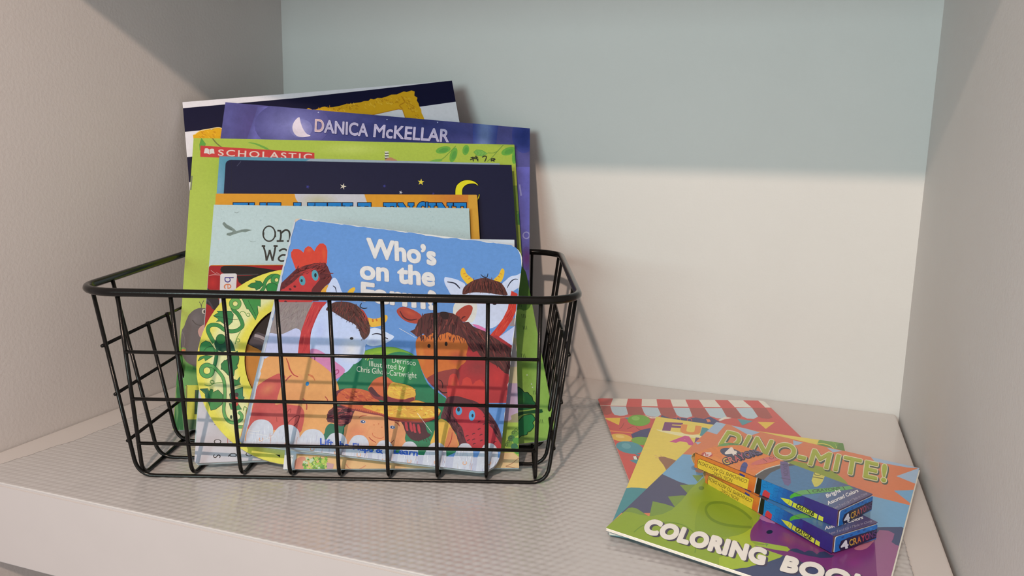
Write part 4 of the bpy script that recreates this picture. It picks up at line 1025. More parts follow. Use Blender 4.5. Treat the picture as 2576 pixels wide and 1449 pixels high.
brim2 = [(560, 560), (760, 500), (860, 510), (1100, 520), (1240, 510), (1300, 485), (1380, 472), (1480, 496), (1640, 562), (1725, 602), (1735, 650), (1640, 720), (1450, 750), (1250, 750), (1000, 720), (860, 670), (700, 620)]
g.poly(brim2, (232, 172, 70), True)
g.hair(brim2, 90, 70, 16, [(240, 196, 70), (220, 150, 64), (236, 182, 60), (244, 206, 90)], 12, 35)
g.hair([(170, 340), (480, 300), (760, 440), (700, 560), (300, 520)], 50, 80, 18, [(196, 82, 56), (222, 118, 66), (180, 70, 54)], 15, 30)
g.line([(180, 520), (300, 570), (440, 612), (640, 658), (860, 698), (1000, 765), (1250, 790), (1450, 797), (1600, 772), (1700, 715)], 22, (140, 50, 56), taper=True)
for i in range(16): g.line([(450 + i * 28, 590 + i * 5.5), (458 + i * 28, 622 + i * 5)], 9, (150, 60, 58), sm=False)
g.poly([(150, 345), (210, 305), (290, 290), (240, 320), (190, 360), (160, 420)], (110, 46, 62), True)
g.poly([(640, 305), (680, 220), (740, 150), (830, 108), (920, 110), (980, 150), (1020, 187), (1100, 205), (1200, 225), (1300, 262), (1356, 320), (1356, 400), (1340, 465), (1200, 490), (1000, 450), (850, 410), (720, 330)], (212, 104, 64), True)
cr2 = [(940, 300), (1000, 200), (1100, 210), (1200, 228), (1300, 264), (1352, 322), (1350, 410), (1180, 450), (960, 410)]
g.poly(cr2, (234, 180, 74), True); g.hair(cr2, 45, 60, 15, [(242, 200, 72), (226, 160, 64)], 20, 40)
g.poly([(645, 300), (690, 262), (740, 310), (790, 370), (870, 412), (960, 415), (1060, 448), (1180, 458), (1270, 430), (1330, 422), (1338, 462), (1250, 502), (1130, 514), (980, 498), (860, 472), (740, 440), (670, 360)], (132, 50, 58), True)
g.poly([(645, 300), (690, 262), (740, 310), (790, 370), (830, 410), (760, 410), (680, 350)], (82, 40, 52), True)
# picket fence
wf = (208, 208, 214)
g.view(*PX)
g.poly([(585, 1108), (700, 1112), (850, 1122), (1000, 1142), (1150, 1150), (1262, 1152), (1275, 1260), (560, 1260)], (190, 190, 204))
pk = [(600 + 310 / 5.366, 940 + 620 / 5.366, 62, 'a'), (600 + 655 / 5.366, 940 + 690 / 5.366, 66, 'a'), (600 + 1000 / 5.366, 940 + 750 / 5.366, 64, 'a'), (600 + 1325 / 5.366, 940 + 800 / 5.366, 55, 'a'), (600 + 1628 / 5.366, 940 + 830 / 5.366, 52, 'a'),
      (940 + 150 / 5.574, 960 + 825 / 5.574, 48, 'a'), (940 + 502 / 5.574, 960 + 840 / 5.574, 46, 'a'), (940 + 880 / 5.574, 960 + 855 / 5.574, 52, 'a'), (940 + 1280 / 5.574, 960 + 865 / 5.574, 44, 'a'), (940 + 1620 / 5.574, 960 + 865 / 5.574, 46, 'a')]
rr = random.Random(9)
for (x, y, wd, _) in pk:
    h = wd / 2; ln = 170
    sh = [(x - h - 6, y + 34), (x - h * .9, y + 16), (x - h * .5, y + 3), (x, y), (x + h * .5, y + 3), (x + h * .9, y + 16), (x + h - 1, y + 34)]
    pts = smooth(sh, False, 4)
    g.poly(pts + [(x + h - 16, y + ln), (x - h - 24, y + ln)], wf)
    for i in range(44):
        px_, py_ = x + rr.uniform(-h * .85, h * .8), y + rr.uniform(12, 90)
        g.line([(px_, py_), (px_ - rr.uniform(0, 3), py_ + rr.uniform(8, 22))], rr.uniform(.7, 1.8), rr.choice([(190, 196, 212), (182, 172, 198), (206, 196, 190), (236, 234, 234), (170, 172, 196)]), taper=True)
    for i in range(10):
        px_, py_ = x + h * .8 + rr.uniform(-4, 4), y + rr.uniform(30, 80)
        g.line([(px_, py_), (px_ - 3, py_ + 14)], 1.2, rr.choice([(170, 160, 190), (206, 150, 130)]), taper=True)
    g.line([(x - 4, y + 46), (x - 5, y + 52), (x, y + 54), (x + 4, y + 51), (x + 3, y + 46)], 2.2, (226, 172, 136))
bl = (46, 96, 190)
g.text('Lift the Flaps &', (806, 1119), (962, 1141), (806, 1103), bl, bold=0.03); g.text('Learn', (991, 1141), (1050, 1147), (993, 1127), bl, bold=0.03)
# title
wt = (234, 224, 216); ed = (142, 140, 170)
g.view(*VT)
for (tx, p0, p1, tp, bo) in (("Who\u2019s", (205, 442), (1205, 562), (200, 176), .036), ('on', (105, 762), (505, 800), (105, 588), .036), ('the', (655, 822), (1182, 872), (655, 560), .034), ('Farm?', (120, 1086), (1210, 1224), (120, 826), .036)):
    g.fat(tx, p0, p1, tp, ed, 19); g.fat(tx, p0, p1, tp, wt, 16)
g.view(*PX)
sm_ = (222, 226, 200)
g.text('By D', (911, 901), (940, 904), (911, 890), sm_, bold=.0); g.text('Derrisco', (986, 912), (1046, 920), (986, 899), sm_, bold=.0)
g.text('Illustrated by', (929, 921), (1019, 932), (929, 908), sm_, bold=.0); g.text('Chris Gilvan-Cartwright', (897, 935), (1048, 952), (898, 921), sm_, bold=.0)
# worn edges
wear = (232, 224, 214)
rr = random.Random(21)
x = 760.0
edge = []
while x < 1300:
    yy = 549 + (x - 742) * 0.1222
    edge.append((x, yy + max(0.2, rr.gauss(1.0, 0.9)) + (2.5 if 1060 < x < 1130 else 0))); x += rr.uniform(5, 14)
g.poly([(742, 540), (1320, 610)] + edge[::-1], wear)
edge = [(1286, 612), (1290, 620), (1297, 621), (1304, 631), (1309, 643), (1311, 656), (1313, 690), (1330, 690), (1330, 600)]
g.poly(edge, wear)
g.view(*VR)
g.poly([(280, 40), (430, 50), (410, 75), (380, 85), (345, 112), (330, 125), (310, 180), (280, 180)], (222, 196, 170))
g.view(*PX)
edge = [(600, 1150), (742 - 4, 545)]
le = []
yv = 560.0
while yv < 1130:
    le.append((742 - (yv - 549) * 0.2313 + max(1.0, rr.gauss(3.2, .8)), yv)); yv += rr.uniform(5, 12)
g.poly([(738, 548), (590, 1170)] + le[::-1], (206, 206, 210))
re_ = []; yv = 690.0
while yv < 1130:
    re_.append((1318 - (yv - 619) * 0.109 - max(0.4, rr.gauss(1.8, 1.0)), yv)); yv += rr.uniform(5, 12)
g.poly([(1330, 690), (1275, 1135)] + re_[::-1], wear)
for l in ([(1004, 826), (1046, 850)], [(1050, 1040), (1086, 1088)], [(624, 1082), (640, 1086), (655, 1084)], [(628, 1090), (672, 1096)], [(650, 1112), (690, 1096)]): g.line(l, 0.9, (238, 230, 220), sm=False)
finish(b)

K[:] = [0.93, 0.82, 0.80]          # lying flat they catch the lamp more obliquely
# ------------------------------------------------------------------ booklets lying on the shelf
def at_z(px, z):
    d = RT * ((px[0] - CX) / F) + DN * ((px[1] - CY) / F) + fw
    return CAM + d * ((z - CAM.z) / d.z)
def booklet(label, TL, TR, BL, thick, base_col, back, group, sheets=2, corner=0.0005):
    ex = (TR - TL).normalized(); ey0 = (TL - BL); hgt = ey0.length; n = ex.cross(ey0).normalized(); ey = ey0.normalized()
    wd = (TR - TL).length
    O = TL - ey * hgt
    base = O + ex * wd / 2 + ey * hgt / 2 - n * thick
    root = thing('coloring_booklet', base, label, 'booklet', group)
    out = rrect(wd, hgt, (corner,) * 4, 3)
    pg = Page(O, ex, ey, out); pg.slab(out, 0, 0.00022, (228, 222, 214), ctop=base_col)
    dd = (thick - 0.0005) / sheets
    for i in range(sheets):
        sx = 0.0004 * (i % 2)
        prism('inner_pages', O + ex * (0.0002 + sx) - ey * 0.0003 * i, ex, ey, rrect(wd - 0.0008, hgt - 0.0002, (corner,) * 4, 3), 0.00026 + i * dd, 0.00026 + (i + 1) * dd - 0.00008, M_PAGES, root, base)
    bk = Page(O - ey * 0.0008 + ex * 0.0006, ex, ey, out); bk.slab(out, thick - 0.00022, thick, back, ctop=(226, 220, 214)); bk.build('back_cover', M_GLOSS, root, base)
    return dict(root=root, pg=pg, base=base, mtl=M_BOOKLET)
M_BOOKLET = mat('satin_booklet_cover', rough=0.30, spec=0.35, attr=True, vary=0.03, vscale=300, coat=0.1)
GB = 'coloring booklets fanned out on the shelf'
V6b = (1460, 980, 3.089); V7b = (1700, 1040, 3.542); VRd = (1480, 980, 4.83); K1 = (1720, 1090, 7.246); K2 = (1890, 1130, 5.176); K3 = (2000, 1060, 7.806); K4 = (1860, 1280, 5.855)

# red circus booklet (bottom)
z = 0.0030
TL, TR = at_z((1503, 1002), z), at_z((1921, 1008), z); q = (TR - TL).normalized(); dn = Vector((q.y, -q.x, 0)); BLp = TL + dn * 0.195
b = booklet('red circus coloring booklet with a striped awning, lowest of the fan', TL, TR, BLp, 0.0018, (206, 84, 80), (180, 60, 60), GB, corner=0.0035)
g = b['pg'].view(*VRd)
R1, W1, R2, W2 = (206, 76, 74), (226, 214, 204), (166, 76, 72), (184, 198, 210)
g.poly([(80, 60), (2600, 60), (2600, 224), (60, 196)], W1)
for p in ([(60, 100), (302, 104), (268, 192), (60, 190)], [(482, 106), (652, 110), (646, 213), (458, 207)], [(828, 116), (996, 120), (1032, 221), (845, 219)], [(1178, 122), (1342, 123), (1412, 226), (1225, 223)], [(1532, 122), (1692, 126), (1792, 227), (1622, 226)], [(1878, 130), (2060, 130), (2160, 228), (1990, 222)]): g.poly(p, R1)
for p in ([(268, 204), (460, 207), (478, 250), (482, 300), (440, 316), (385, 320), (320, 308), (288, 270)], [(648, 211), (845, 220), (872, 270), (884, 305), (840, 332), (770, 330), (700, 312), (676, 280)], [(1030, 221), (1226, 224), (1262, 290), (1262, 325), (1200, 345), (1120, 335), (1075, 310)], [(1414, 226), (1622, 226), (1672, 290), (1688, 322), (1640, 352), (1560, 348), (1480, 322)], [(1794, 226), (1990, 223), (2050, 300), (2062, 330), (2010, 356), (1930, 352), (1870, 325)]): g.poly(p, W2, False)
for p in ([(80, 190), (266, 203), (285, 268), (282, 290), (225, 308), (150, 296), (100, 280)], [(458, 208), (646, 212), (676, 285), (670, 308), (600, 320), (520, 312), (484, 300)], [(845, 220), (1032, 221), (1070, 300), (1068, 330), (1000, 350), (930, 340), (884, 305)], [(1226, 224), (1414, 226), (1465, 310), (1458, 336), (1380, 352), (1310, 345), (1264, 322)], [(1622, 227), (1792, 227), (1858, 318), (1850, 345), (1790, 352), (1720, 342), (1672, 318)], [(1990, 224), (2160, 226), (2240, 340), (2190, 356), (2110, 348), (2062, 330)]): g.poly(p, R2)
g.poly([(890, 310), (1000, 352), (1100, 340), (1200, 350), (1300, 340), (1400, 356), (1480, 330), (1600, 392), (1520, 440), (860, 380)], (62, 66, 112)); g.poly([(1430, 360), (1470, 362), (1490, 388), (1450, 396)], (226, 126, 84))
g.poly([(680, 310), (780, 340), (870, 330), (850, 350), (760, 350)], W1); g.poly([(1660, 330), (1740, 345), (1600, 384), (1580, 370)], W1)
for l in ([(1065, 360), (1080, 336), (1110, 345), (1118, 372)], [(1200, 380), (1215, 352), (1250, 360), (1258, 385)]): g.line(l, 9, (200, 90, 90))
g.line([(150, 348), (400, 345), (520, 330)], 7, (230, 150, 110), sm=False); g.line([(1600, 384), (1760, 355), (2300, 385)], 6, (214, 96, 84)); g.poly([(190, 348), (390, 343), (372, 432)], (232, 188, 64)); g.poly([(440, 342), (500, 338), (480, 365)], (76, 140, 160))
g.poly([(1810, 355), (2000, 382), (1872, 437)], (80, 146, 160)); g.poly([(2056, 392), (2268, 396), (2156, 478)], (232, 188, 64))
dkred = (150, 52, 54)
for l in ([(215, 370), (225, 440), (265, 480)], [(435, 400), (410, 450), (375, 480)], [(300, 610), (308, 680), (300, 730)], [(580, 455), (600, 475), (640, 495)], [(560, 440), (490, 470), (470, 480)]): g.line(l, 7, dkred, taper=True)
g.ell(614, 375, 138, 68, (112, 168, 54), 3); g.ell(575, 350, 50, 26, (140, 190, 88), 3); g.line([(180, 494), (535, 526)], 9, (236, 150, 76), sm=False)
g.poly([(520, 542), (640, 490), (760, 465), (720, 580), (620, 590), (535, 585)], (62, 66, 112)); g.ell(402, 584, 132, 46, (228, 178, 78), 8); g.ell(385, 570, 55, 20, (236, 196, 112), 8); g.ell(660, 625, 138, 50, (120, 164, 62), 5); g.ell(500, 705, 166, 72, (76, 144, 160), 10); g.ell(460, 685, 58, 34, (104, 162, 174), 10)
g.poly([(560, 775), (640, 790), (600, 810)], (70, 130, 150)); g.poly([(540, 815), (640, 850), (640, 930), (500, 860), (555, 850)], (74, 140, 156)); g.poly([(545, 812), (585, 806), (600, 852), (560, 850)], (232, 226, 214)); g.poly([(580, 812), (592, 810), (608, 850), (598, 852)], (40, 40, 44))
g.line([(115, 190), (330, 900), (480, 1400)], 5, (226, 150, 140), sm=False)
finish(b)

# yellow fun booklet (middle)
TL, TR = at_z((1651, 1048), 0.0052), at_z((2121, 1115), 0.0041); q = (TR - TL).normalized()
BL0 = at_z((1530, 1337), 0.0043); hy = (BL0 - TL).length; dn = (BL0 - TL).normalized(); dn = (dn - q * dn.dot(q)).normalized(); BLp = BL0
b = booklet('yellow coloring booklet, middle of the fan, mostly covered by the dinosaur one', TL, TR, BLp, 0.0015, (230, 202, 92), (70, 130, 140), GB)
g = b['pg'].view(*VRd)
g.poly([(830, 488), (880, 490), (1100, 520), (1300, 545), (1500, 575), (1480, 600), (1300, 590), (1080, 556), (900, 515)], (236, 222, 170), True)
for (t_, p0, p1, tp, c) in (('F', (924, 492), (1100, 502), (952, 402), (124, 64, 116)), ('U', (1128, 528), (1338, 548), (1150, 430), (226, 138, 72)), ('N', (1375, 556), (1600, 580), (1398, 468), (72, 142, 156)), ('A', (1018, 632), (1275, 674), (1072, 552), (202, 78, 138)), ('N', (1296, 680), (1470, 705), (1318, 590), (124, 70, 120))):
    g.text(t_, p0, p1, tp, c, bold=0.055)
g.poly([(852, 832), (900, 815), (960, 828), (1095, 882), (1040, 960), (985, 1000), (945, 975), (915, 920)], (150, 104, 82), True); g.poly([(1090, 890), (1110, 845), (1150, 815), (1260, 790), (1240, 880)], (150, 104, 82), True)
for l in ([(805, 800), (858, 815)], [(812, 826), (862, 832)], [(868, 792), (905, 818)]): g.line(l, 10, (220, 172, 110), taper=True)
g.poly([(440, 1198), (520, 1190), (620, 1192), (740, 1208), (740, 1700), (200, 1700)], (72, 138, 148))
g.view(*K3)
g.poly([(450, 420), (465, 372), (520, 362), (700, 385), (945, 425), (1100, 640), (700, 560), (400, 460)], (112, 152, 66)); g.poly([(440, 455), (560, 450), (650, 470), (740, 520), (760, 560), (500, 560)], (96, 136, 62)); g.poly([(850, 440), (940, 430), (990, 600), (840, 580), (830, 490)], (92, 132, 64), True)
g.line([(400, 450), (520, 438), (620, 455), (700, 488), (770, 545)], 16, (222, 206, 90)); g.ell(816, 505, 13, 14, (190, 200, 100))
g.line([(735, 405), (790, 440), (800, 490)], 10, (150, 180, 80))
finish(b)

# dinosaur booklet (top)
TL, TR, BLp = at_z((1803, 1061), 0.0085), at_z((2312.6, 1177.5), 0.0062), at_z((1524, 1328), 0.0066)
b = booklet('dinosaur coloring booklet lying on top of the fan under the crayon boxes', TL, TR, BLp, 0.0014, (214, 122, 84), (40, 66, 84), GB, sheets=3, corner=0.0003)
dino = b
g = b['pg'].view(*VRd)
pb, sb = (160, 180, 208), (116, 162, 202)
g.poly([(1500, 380), (1672, 420), (1562, 545), (1420, 500)], pb); g.poly([(1738, 436), (1900, 470), (2085, 520), (1962, 562)], pb)
g.poly([(1300, 640), (1370, 640), (1330, 668)], pb)
g.view(*K3); g.poly([(-40, 370), (155, 418), (80, 455), (-30, 475)], pb); g.poly([(625, 515), (935, 580), (742, 608)], pb); g.poly([(1490, 700), (2470, 905), (2470, 940), (2380, 915), (2200, 905), (1560, 790)], pb); g.poly([(1990, 1076), (2400, 930), (2480, 900), (2400, 1240)], pb)
g.poly([(1960, 1380), (2340, 1340), (2360, 1600), (2240, 1560)], sb)
g.view(*V7b)
g.poly([(1500, 700), (1640, 700), (1760, 738), (2085, 818), (2200, 860), (2100, 1100), (1500, 1060)], sb)
g.poly([(1945, 688), (2145, 682), (2160, 700), (2094, 804)], sb)
g.poly([(940, 420), (1060, 425), (1300, 478), (1420, 530), (1530, 640), (1300, 660), (1000, 520)], (142, 158, 52), True)
g.view(*VRd)
g.poly([(1150, 785), (1340, 800), (1460, 960), (1500, 1100), (1350, 1180), (1160, 1150), (850, 1045), (900, 960)], sb)
g.ell(1300, 950, 50, 30, (92, 132, 172)); g.ell(1360, 985, 60, 26, (196, 122, 96))
g.poly([(860, 1010), (930, 1042), (1100, 1120), (1250, 1165), (1300, 1300), (1000, 1500), (300, 1500)], (78, 78, 108))
g.view(*V6b)
sp = (118, 144, 62)
for p in ([(772, 742), (950, 735), (900, 850), (840, 815)], [(680, 832), (790, 822), (900, 830), (745, 930)], [(562, 868), (660, 890), (745, 918), (640, 980), (535, 990)], [(330, 960), (372, 922), (400, 916), (440, 925), (530, 985), (360, 980)]): g.poly(p, sp)
g.view(*VRd); g.poly([(1262, 1040), (1400, 1040), (1330, 1125)], sp)
g.view(*V6b)
g.poly([(170, 1090), (240, 1035), (340, 950), (400, 955), (470, 975), (550, 985), (640, 968), (710, 935), (780, 870), (860, 770), (960, 680), (1100, 740), (1400, 980), (1500, 1200), (1600, 1300), (1480, 1380), (1300, 1460), (700, 1260), (170, 1120)], (138, 160, 48))
g.poly([(1160, 1130), (1330, 1080), (1320, 1175), (1420, 1250), (1570, 1295), (1440, 1370), (1270, 1390), (1130, 1330)], (160, 176, 44))
g.poly([(920, 900), (1010, 870), (1150, 900), (1340, 1010), (1280, 1110), (1100, 1150), (900, 1130)], (128, 152, 44), True)
g.line([(1330, 1008), (1250, 940), (1130, 885), (1020, 882), (975, 930), (1010, 1000), (1100, 1045), (1230, 1065), (1330, 1070)], 20, (104, 132, 40)); g.line([(415, 1110), (480, 1060), (580, 1035), (720, 1035), (830, 1070), (900, 1150), (890, 1270)], 8, (112, 142, 44))
g.ell(940, 766, 22, 15, (104, 126, 46))
g.view(*K4)
pu = (118, 50, 110)
g.poly([(-700, 1000), (0, 880), (120, 860), (400, 790), (600, 720), (1700, 600), (2450, 300), (2450, 1300), (-700, 1300)], (64, 72, 106))
g.poly([(1900, 290), (2300, 270), (2420, 300), (2380, 560), (2250, 500), (1900, 400)], (66, 76, 112), True)
g.poly([(155, 400), (170, 320), (220, 240), (300, 150), (500, 190), (900, 400), (1350, 640), (1900, 480), (2060, 320), (2200, 330), (2280, 370), (2270, 440), (2240, 490), (2300, 530), (2360, 570), (2300, 900), (2220, 1100), (1900, 1300), (1300, 960), (960, 800), (700, 720), (640, 690), (215, 545), (400, 520), (170, 470)], pu)
soft(g, 700, 470, 150, 70, pu, (136, 62, 104), 20, 6); soft(g, 1700, 800, 160, 90, pu, (130, 48, 116), 0, 6); soft(g, 400, 200, 110, 50, pu, (102, 50, 122), 30, 6)
g.poly([(1990, 420), (2060, 315), (2200, 325), (2285, 370), (2262, 440), (2240, 490), (2300, 530), (2380, 560), (2300, 1000), (2060, 1200), (2020, 900)], (146, 92, 132))
g.poly([(300, 150), (330, 100), (420, 110), (530, 215), (420, 200)], (170, 112, 156), True)
g.poly([(170, 470), (300, 490), (700, 560), (745, 600), (710, 632), (500, 600), (215, 540), (390, 530)], (158, 178, 60)); g.poly([(380, 510), (430, 520), (395, 560)], (116, 150, 60))
g.poly([(640, 690), (720, 720), (800, 730), (560, 740)], (66, 72, 104))
g.poly([(735, 615), (780, 590), (840, 586), (900, 610), (960, 640), (1020, 615), (1080, 625), (1140, 670), (1190, 635), (1260, 630), (1340, 680), (1400, 690), (1360, 720), (1200, 725), (1000, 690), (850, 650)], (52, 58, 92))
g.poly([(-300, 720), (215, 545), (640, 690), (600, 720), (400, 780), (100, 870), (-300, 900)], (158, 178, 52))
g.ell(444, 343, 47, 28, (22, 18, 26), -8); g.poly([(1690, 590), (1800, 520), (1980, 450), (1970, 490), (1880, 580), (1780, 610)], (176, 106, 130), True)
# lettering
for (vw, tx, p0, p1, tp) in ((V7b, 'DINO-MITE!', (388, 278), (1868, 612), (462, 160)),):
    g.view(*vw)
    g.fat(tx, p0, p1, tp, (74, 92, 84), 15, dx=10, dy=10, space=1.12); g.fat(tx, p0, p1, tp, (222, 210, 178), 14, space=1.12); g.fat(tx, p0, p1, tp, (164, 172, 58), 6, space=1.12)
g.view(*V6b)
for (tx, p0, p1, tp) in (('COLORING', (488, 1106), (1420, 1362), (538, 1012)), ('BOOK', (1560, 1402), (2260, 1590), (1604, 1302))):
    g.fat(tx, p0, p1, tp, (70, 62, 84), 12, dx=17, dy=8, space=1.08); g.fat(tx, p0, p1, tp, (232, 222, 216), 12, space=1.08)
finish(b)

# ------------------------------------------------------------------ crayon boxes
M_BOX = mat('printed_crayon_carton', rough=0.34, spec=0.5, attr=True, vary=0.10, vscale=420, coat=0.08)
LB, WB, HB = 0.0962, 0.0345, 0.0096
def crayon_box(corner, ang, label):
    """corner = bottom corner of the right-hand front edge; ang = direction (degrees) of the long side"""
    a = math.radians(ang); ex = Vector((math.cos(a), math.sin(a), 0)); ey = Vector((-ex.y, ex.x, 0)); ez = Vector((0, 0, 1))
    F0 = Vector(corner) - ex * LB                       # front left bottom
    base = F0 + ex * LB / 2 + ey * WB / 2
    root = thing('crayon_box', base, label, 'crayon box', 'small crayon boxes stacked on the dinosaur booklet')
    org = (218, 122, 56)
    r = 0.0012
    # body with softened long edges
    bm = bmesh.new(); bmesh.ops.create_cube(bm, size=1)
    for v in bm.verts:
        c = v.co; v.co = F0 + ex * (c.x + .5) * (LB - 0.0004) + ey * (0.0003 + (c.y + .5) * (WB - 0.0006)) + ez * (0.0002 + (c.z + .5) * (HB - 0.0005)) - base
    me = bpy.data.meshes.new('carton'); bm.to_mesh(me); bm.free()
    at = me.color_attributes.new('Col', 'FLOAT_COLOR', 'CORNER')
    cc = col((120, 78, 70))
    for i in range(len(at.data)): at.data[i].color = cc
    me.materials.append(M_BOX)
    o = bpy.data.objects.new('carton', me); COL.objects.link(o); o.parent = root
    # top panel
    tp = Page(F0 + ez * HB, ex, ey, [(0, 0), (LB, 0), (LB, WB), (0, WB)]); tp.slab(tp.out, 0, 0.0004, (60, 60, 110), ctop=org)
    g = tp; g.view(*K1)
    soft(g, 620, 520, 420, 90, org, (226, 140, 60), 18, 8); soft(g, 1250, 600, 300, 110, org, (214, 110, 74), 18, 8)
    g.poly([(600, 240), (700, 185), (830, 168), (1070, 205), (1010, 218), (860, 216), (720, 236)], (98, 146, 84)); g.line([(820, 172), (835, 216)], 7, (50, 80, 46), sm=False); g.text('CRAYON', (850, 214), (1010, 206), (848, 178), (60, 100, 56), bold=.01)
    g.ell(425, 390, 102, 48, (184, 62, 62), 2); g.poly([(355, 400), (400, 345), (500, 345), (510, 385), (450, 430), (380, 430)], (222, 190, 184)); g.text('b', (395, 412), (450, 412), (390, 362), (184, 62, 62), bold=.02)
    g.ell(870, 362, 212, 84, (54, 60, 92), 14); g.fat('4', (790, 412), (985, 392), (715, 286), (230, 214, 208), 14)
    for (dxx, bo, cs) in ((0, .10, None), (0, .02, ((222, 180, 80), (206, 112, 96), (196, 86, 90), (170, 80, 110), (120, 82, 122), (92, 82, 120), (84, 80, 116)))):
        if cs is None:
            g.fat('CRAYONS', (762, 578), (1432, 372), (700, 480), (56, 50, 74), 22)
        else:
            for i, ch in enumerate('CRAYONS'):
                t0, t1 = i / 7, (i + .82) / 7
                L_ = lambda t: (762 + 670 * t, 578 - 206 * t)
                p0, p1 = L_(t0), L_(t1); g.text(ch, p0, p1, (p0[0] - 62, p0[1] - 98), cs[i], bold=.02)
    g.poly([(1015, 800), (1020, 690), (1035, 620), (1060, 562), (1102, 525), (1150, 540), (1168, 585), (1135, 680), (1120, 800)], (54, 62, 134)); g.line([(1048, 610), (1150, 622)], 6, (24, 26, 60), sm=False)
    g.poly([(1228, 572), (1290, 518), (1440, 462), (1560, 430), (1700, 432), (1765, 470), (1640, 515), (1500, 552), (1350, 576)], (202, 98, 94), True); g.line([(1438, 462), (1520, 520)], 7, (70, 40, 46), sm=False); g.ring(1600, 448, 40, 8, (110, 50, 60), 24)
    g.view(*K2)
    g.poly([(-40, 440), (60, 330), (180, 262), (370, 205), (560, 170), (1000, 100), (1900, 500), (1700, 900), (1000, 900), (0, 600)], (72, 70, 74)); g.line([(60, 338), (85, 318), (190, 258), (370, 206), (500, 180)], 12, (196, 190, 184))
    g.poly([(100, 480), (170, 390), (250, 310), (400, 240), (600, 205), (1000, 100), (1900, 500), (1700, 900), (1000, 900), (0, 600)], (66, 114, 158))
    for q in range(9):
        x0 = 620 + q * 75; t = (q + 1) / 9
        g.poly([(x0, 900), (x0 + 420, 260), (1900, 500), (1700, 950)], (66 + 14 * t, 114 - 46 * t, 158 - 52 * t))
    g.poly([(374, 160), (470, 158), (485, 200), (500, 300), (518, 440), (480, 482), (430, 460), (400, 385), (380, 250)], (98, 84, 134)); g.line([(385, 375), (505, 398)], 6, (60, 50, 86), sm=False); g.line([(376, 196), (482, 210)], 6, (60, 50, 86), sm=False)
    g.text('CRAYON', (408, 190), (425, 350), (468, 186), (70, 58, 98), bold=.01)
    g.poly([(820, 285), (960, 345), (925, 430), (890, 470), (850, 492), (820, 490), (784, 410), (800, 360)], (196, 186, 84)); g.line([(800, 362), (936, 386)], 9, (60, 56, 34), sm=False); g.ring(866, 318, 46, 8, (70, 66, 40), 26)
    for _ in range(1):
        g.poly([(480, 640), (540, 578), (640, 540), (720, 530), (1280, 480), (1330, 520), (780, 585), (640, 600), (560, 620)], (90, 156, 84)); g.line([(722, 528), (770, 584)], 8, (40, 70, 40), sm=False); g.line([(1188, 488), (1222, 532)], 9, (40, 70, 40), sm=False)
    g.text('CRAYONS', (800, 566), (1160, 530), (792, 530), (52, 90, 52), bold=.03)
    wt = (226, 216, 218)
    g.text('Bright', (985, 636), (1168, 556), (968, 590), wt, bold=.02); g.text('Assorted Colors', (1000, 728), (1396, 556), (982, 684), wt, bold=.02); g.text('Ages 3 and Up \u2022 Made in China', (1068, 790), (1512, 588), (1056, 760), (150, 140, 164), bold=.005)
    tp.build('top_panel', M_BOX, root, base)
    # long side panel
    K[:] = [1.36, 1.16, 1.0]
    sp_ = Page(F0, ex, ez, [(0, 0), (LB, 0), (LB, HB), (0, HB)]); sp_.slab(sp_.out, 0, 0.0003, (50, 40, 100), ctop=(222, 122, 48))
    g = sp_; g.view(*K1)
    soft(g, 1200, 1000, 200, 120, (222, 122, 48), (214, 98, 46), 0, 6)
    lab = [(262, 486), (300, 468), (1196, 832), (1158, 1035), (260, 640), (244, 590)]
    g.poly(lab, (236, 192, 58)); g.line(lab + [lab[0]], 7, (54, 40, 30), sm=False)
    g.text('CONFORMS TO ASTM D4236', (1168, 855), (278, 500), (1140, 912), (54, 40, 30), bold=-.004); g.text('NON-TOXIC', (892, 835), (535, 690), (872, 895), (54, 40, 30), bold=-.004)
    g.poly([(1015, 720), (1120, 770), (1105, 800), (1020, 760)], (50, 56, 128))
    g.poly([(1345, 730), (1700, 860), (1700, 1500), (1240, 1150), (1290, 1050), (1300, 960), (1330, 850)], (22, 20, 22)); g.line([(1352, 720), (1330, 860), (1308, 960), (1292, 1060), (1280, 1150)], 16, (198, 192, 186))
    g.poly([(1480, 780), (1900, 900), (2000, 1500), (1400, 1300), (1390, 1130), (1420, 960)], (24, 124, 186))
    g.view(*K2)
    g.poly([(140, 360), (2000, 1000), (1500, 1300), (60, 720), (120, 560)], (24, 124, 186))
    for q in range(8):
        t = (q + 1) / 8; x0 = 330 + q * 62
        g.poly([(x0, 380), (2200, 900), (2200, 1400), (x0 - 130, 900)], (24 + 30 * t, 124 - 84 * t, 186 - 74 * t))
    for (x, y) in ((180, 480), (230, 440), (330, 530), (250, 600), (420, 560), (330, 650), (520, 610)): g.ring(x, y, 40, 4, (18, 88, 150), 20, 20)
    g.poly([(148, 570), (165, 535), (185, 528), (245, 575), (240, 610), (228, 648), (180, 630), (142, 610)], (206, 58, 66)); g.line([(145, 605), (230, 645)], 8, (90, 26, 36), sm=False)
    g.poly([(500, 620), (520, 590), (620, 535), (720, 560), (720, 600), (560, 620), (515, 645)], (84, 166, 54))
    yc = (212, 208, 62)
    g.poly([(380, 630), (505, 656), (542, 682), (522, 745), (500, 735), (440, 690)], yc); g.poly([(550, 690), (866, 850), (852, 905), (535, 748)], yc); g.poly([(882, 856), (940, 886), (932, 940), (868, 912)], yc); g.line([(505, 652), (485, 715)], 5, (120, 116, 40), sm=False)
    g.line([(600, 735), (800, 838)], 62, (34, 36, 40), sm=False); g.line([(606, 738), (794, 836)], 50, yc, sm=False)
    g.text('CRAYONS', (578, 758), (808, 872), (602, 706), (44, 44, 40), bold=.03)
    sp_.build('side_panel', M_BOX, root, base)
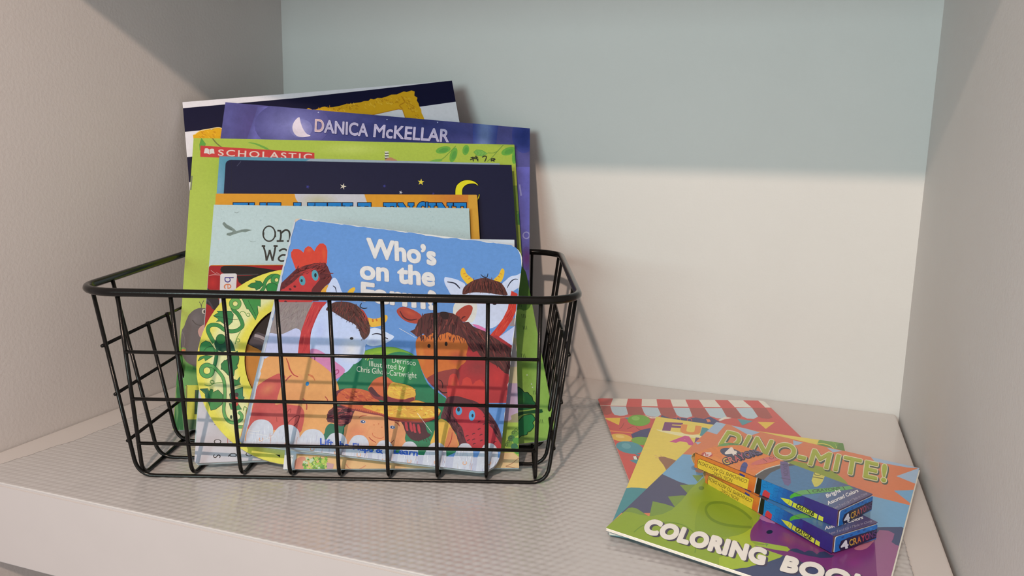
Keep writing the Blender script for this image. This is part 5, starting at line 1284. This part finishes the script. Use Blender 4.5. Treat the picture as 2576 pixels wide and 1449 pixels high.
    # tucked end flap
    ep = Page(F0 + ex * (LB + 0.0006) + ey * 0.0012 + ez * 0.0003, ey, ez, rrect(WB - 0.0018, HB - 0.0010, (0.0003, 0.0003, 0.0012, 0.0012), 3)); ep.slab(ep.out, 0, 0.0005, (214, 206, 200), ctop=(22, 112, 186))
    g = ep; g.view(*K2); rr = random.Random(2)
    for i in range(30): g.addpoly([(x + math.cos(t) * .0012, y + math.sin(t) * .0006) for (x, y) in [(rr.uniform(0, WB), rr.uniform(0, HB))] for t in [i_ * .8 for i_ in range(8)]], col(rr.choice([(18, 92, 164), (30, 132, 204), (24, 80, 150)])))
    g.poly([(1200, 975), (1185, 930), (1210, 850), (1290, 800), (1600, 660), (1612, 720), (1590, 770), (1400, 880), (1290, 930), (1260, 975)], (34, 34, 62))
    g.fat('4', (1212, 962), (1280, 932), (1204, 866), (236, 226, 226), 6)
    cs = ((228, 178, 60), (226, 160, 60), (222, 120, 60), (206, 76, 86), (176, 64, 100), (110, 62, 110), (84, 60, 108))
    for i, ch in enumerate('CRAYONS'):
        t0, t1 = i / 7, (i + .85) / 7
        L_ = lambda t: (1296 + 284 * t, 908 - 150 * t)
        p0, p1 = L_(t0), L_(t1); g.text(ch, p0, p1, (p0[0] - 2, p0[1] - 76), cs[i], bold=.02)
    ep.build('end_flap', M_BOX, root, base)
    K[:] = [0.93, 0.82, 0.80]
    # worn, slightly open flap at the other end
    V = []; zz = HB * 0.92
    pr = [(0.0, 0.0), (-0.0030, 0.0015), (-0.0046, 0.0042), (-0.0036, 0.0070), (-0.0006, 0.0088)]
    th_ = 0.0004
    for (x, z_) in pr:
        for y in (0.0020, WB - 0.003):
            for d in (0, th_): V.append(F0 + ex * (x + d) + ey * y + ez * (z_ + 0.0003) - base)
    Fc = []
    for i in range(len(pr) - 1):
        a_ = i * 4; b_ = a_ + 4
        Fc += [(a_, b_, b_ + 2, a_ + 2), (a_ + 1, a_ + 3, b_ + 3, b_ + 1), (a_, a_ + 1, b_ + 1, b_), (a_ + 2, b_ + 2, b_ + 3, a_ + 3)]
    Fc += [(0, 2, 3, 1), (len(V) - 4, len(V) - 3, len(V) - 1, len(V) - 2)]
    fo = link('open_flap', V, Fc, M_FLAP, root)
    return root, base, a
M_FLAP = mat('worn_carton_flap', (0.55, 0.36, 0.16), 0.6, 0.3, vary=0.25, vscale=300)
zb_ = 0.0065
up_corner, up_ang = Vector((0.5296, -0.2702, zb_ + HB + 0.0004)), -33.4
root, base, a = crayon_box(up_corner, up_ang, 'orange and blue crayon box, upper of the two stacked boxes')
# the lower box is the same carton turned a little
lo_corner, lo_ang = Vector((0.5278, -0.2805, zb_)), -42.0
a2 = math.radians(lo_ang); ex2 = Vector((math.cos(a2), math.sin(a2), 0)); ey2 = Vector((-ex2.y, ex2.x, 0))
low = root.copy(); COL.objects.link(low)
low['label'] = 'orange and blue crayon box, lower one resting on the dinosaur booklet'
low.location = lo_corner - ex2 * LB / 2 + ey2 * WB / 2
for ch in list(root.children):
    c = ch.copy(); COL.objects.link(c); c.parent = low
low.rotation_euler = (0, 0, a2 - a)
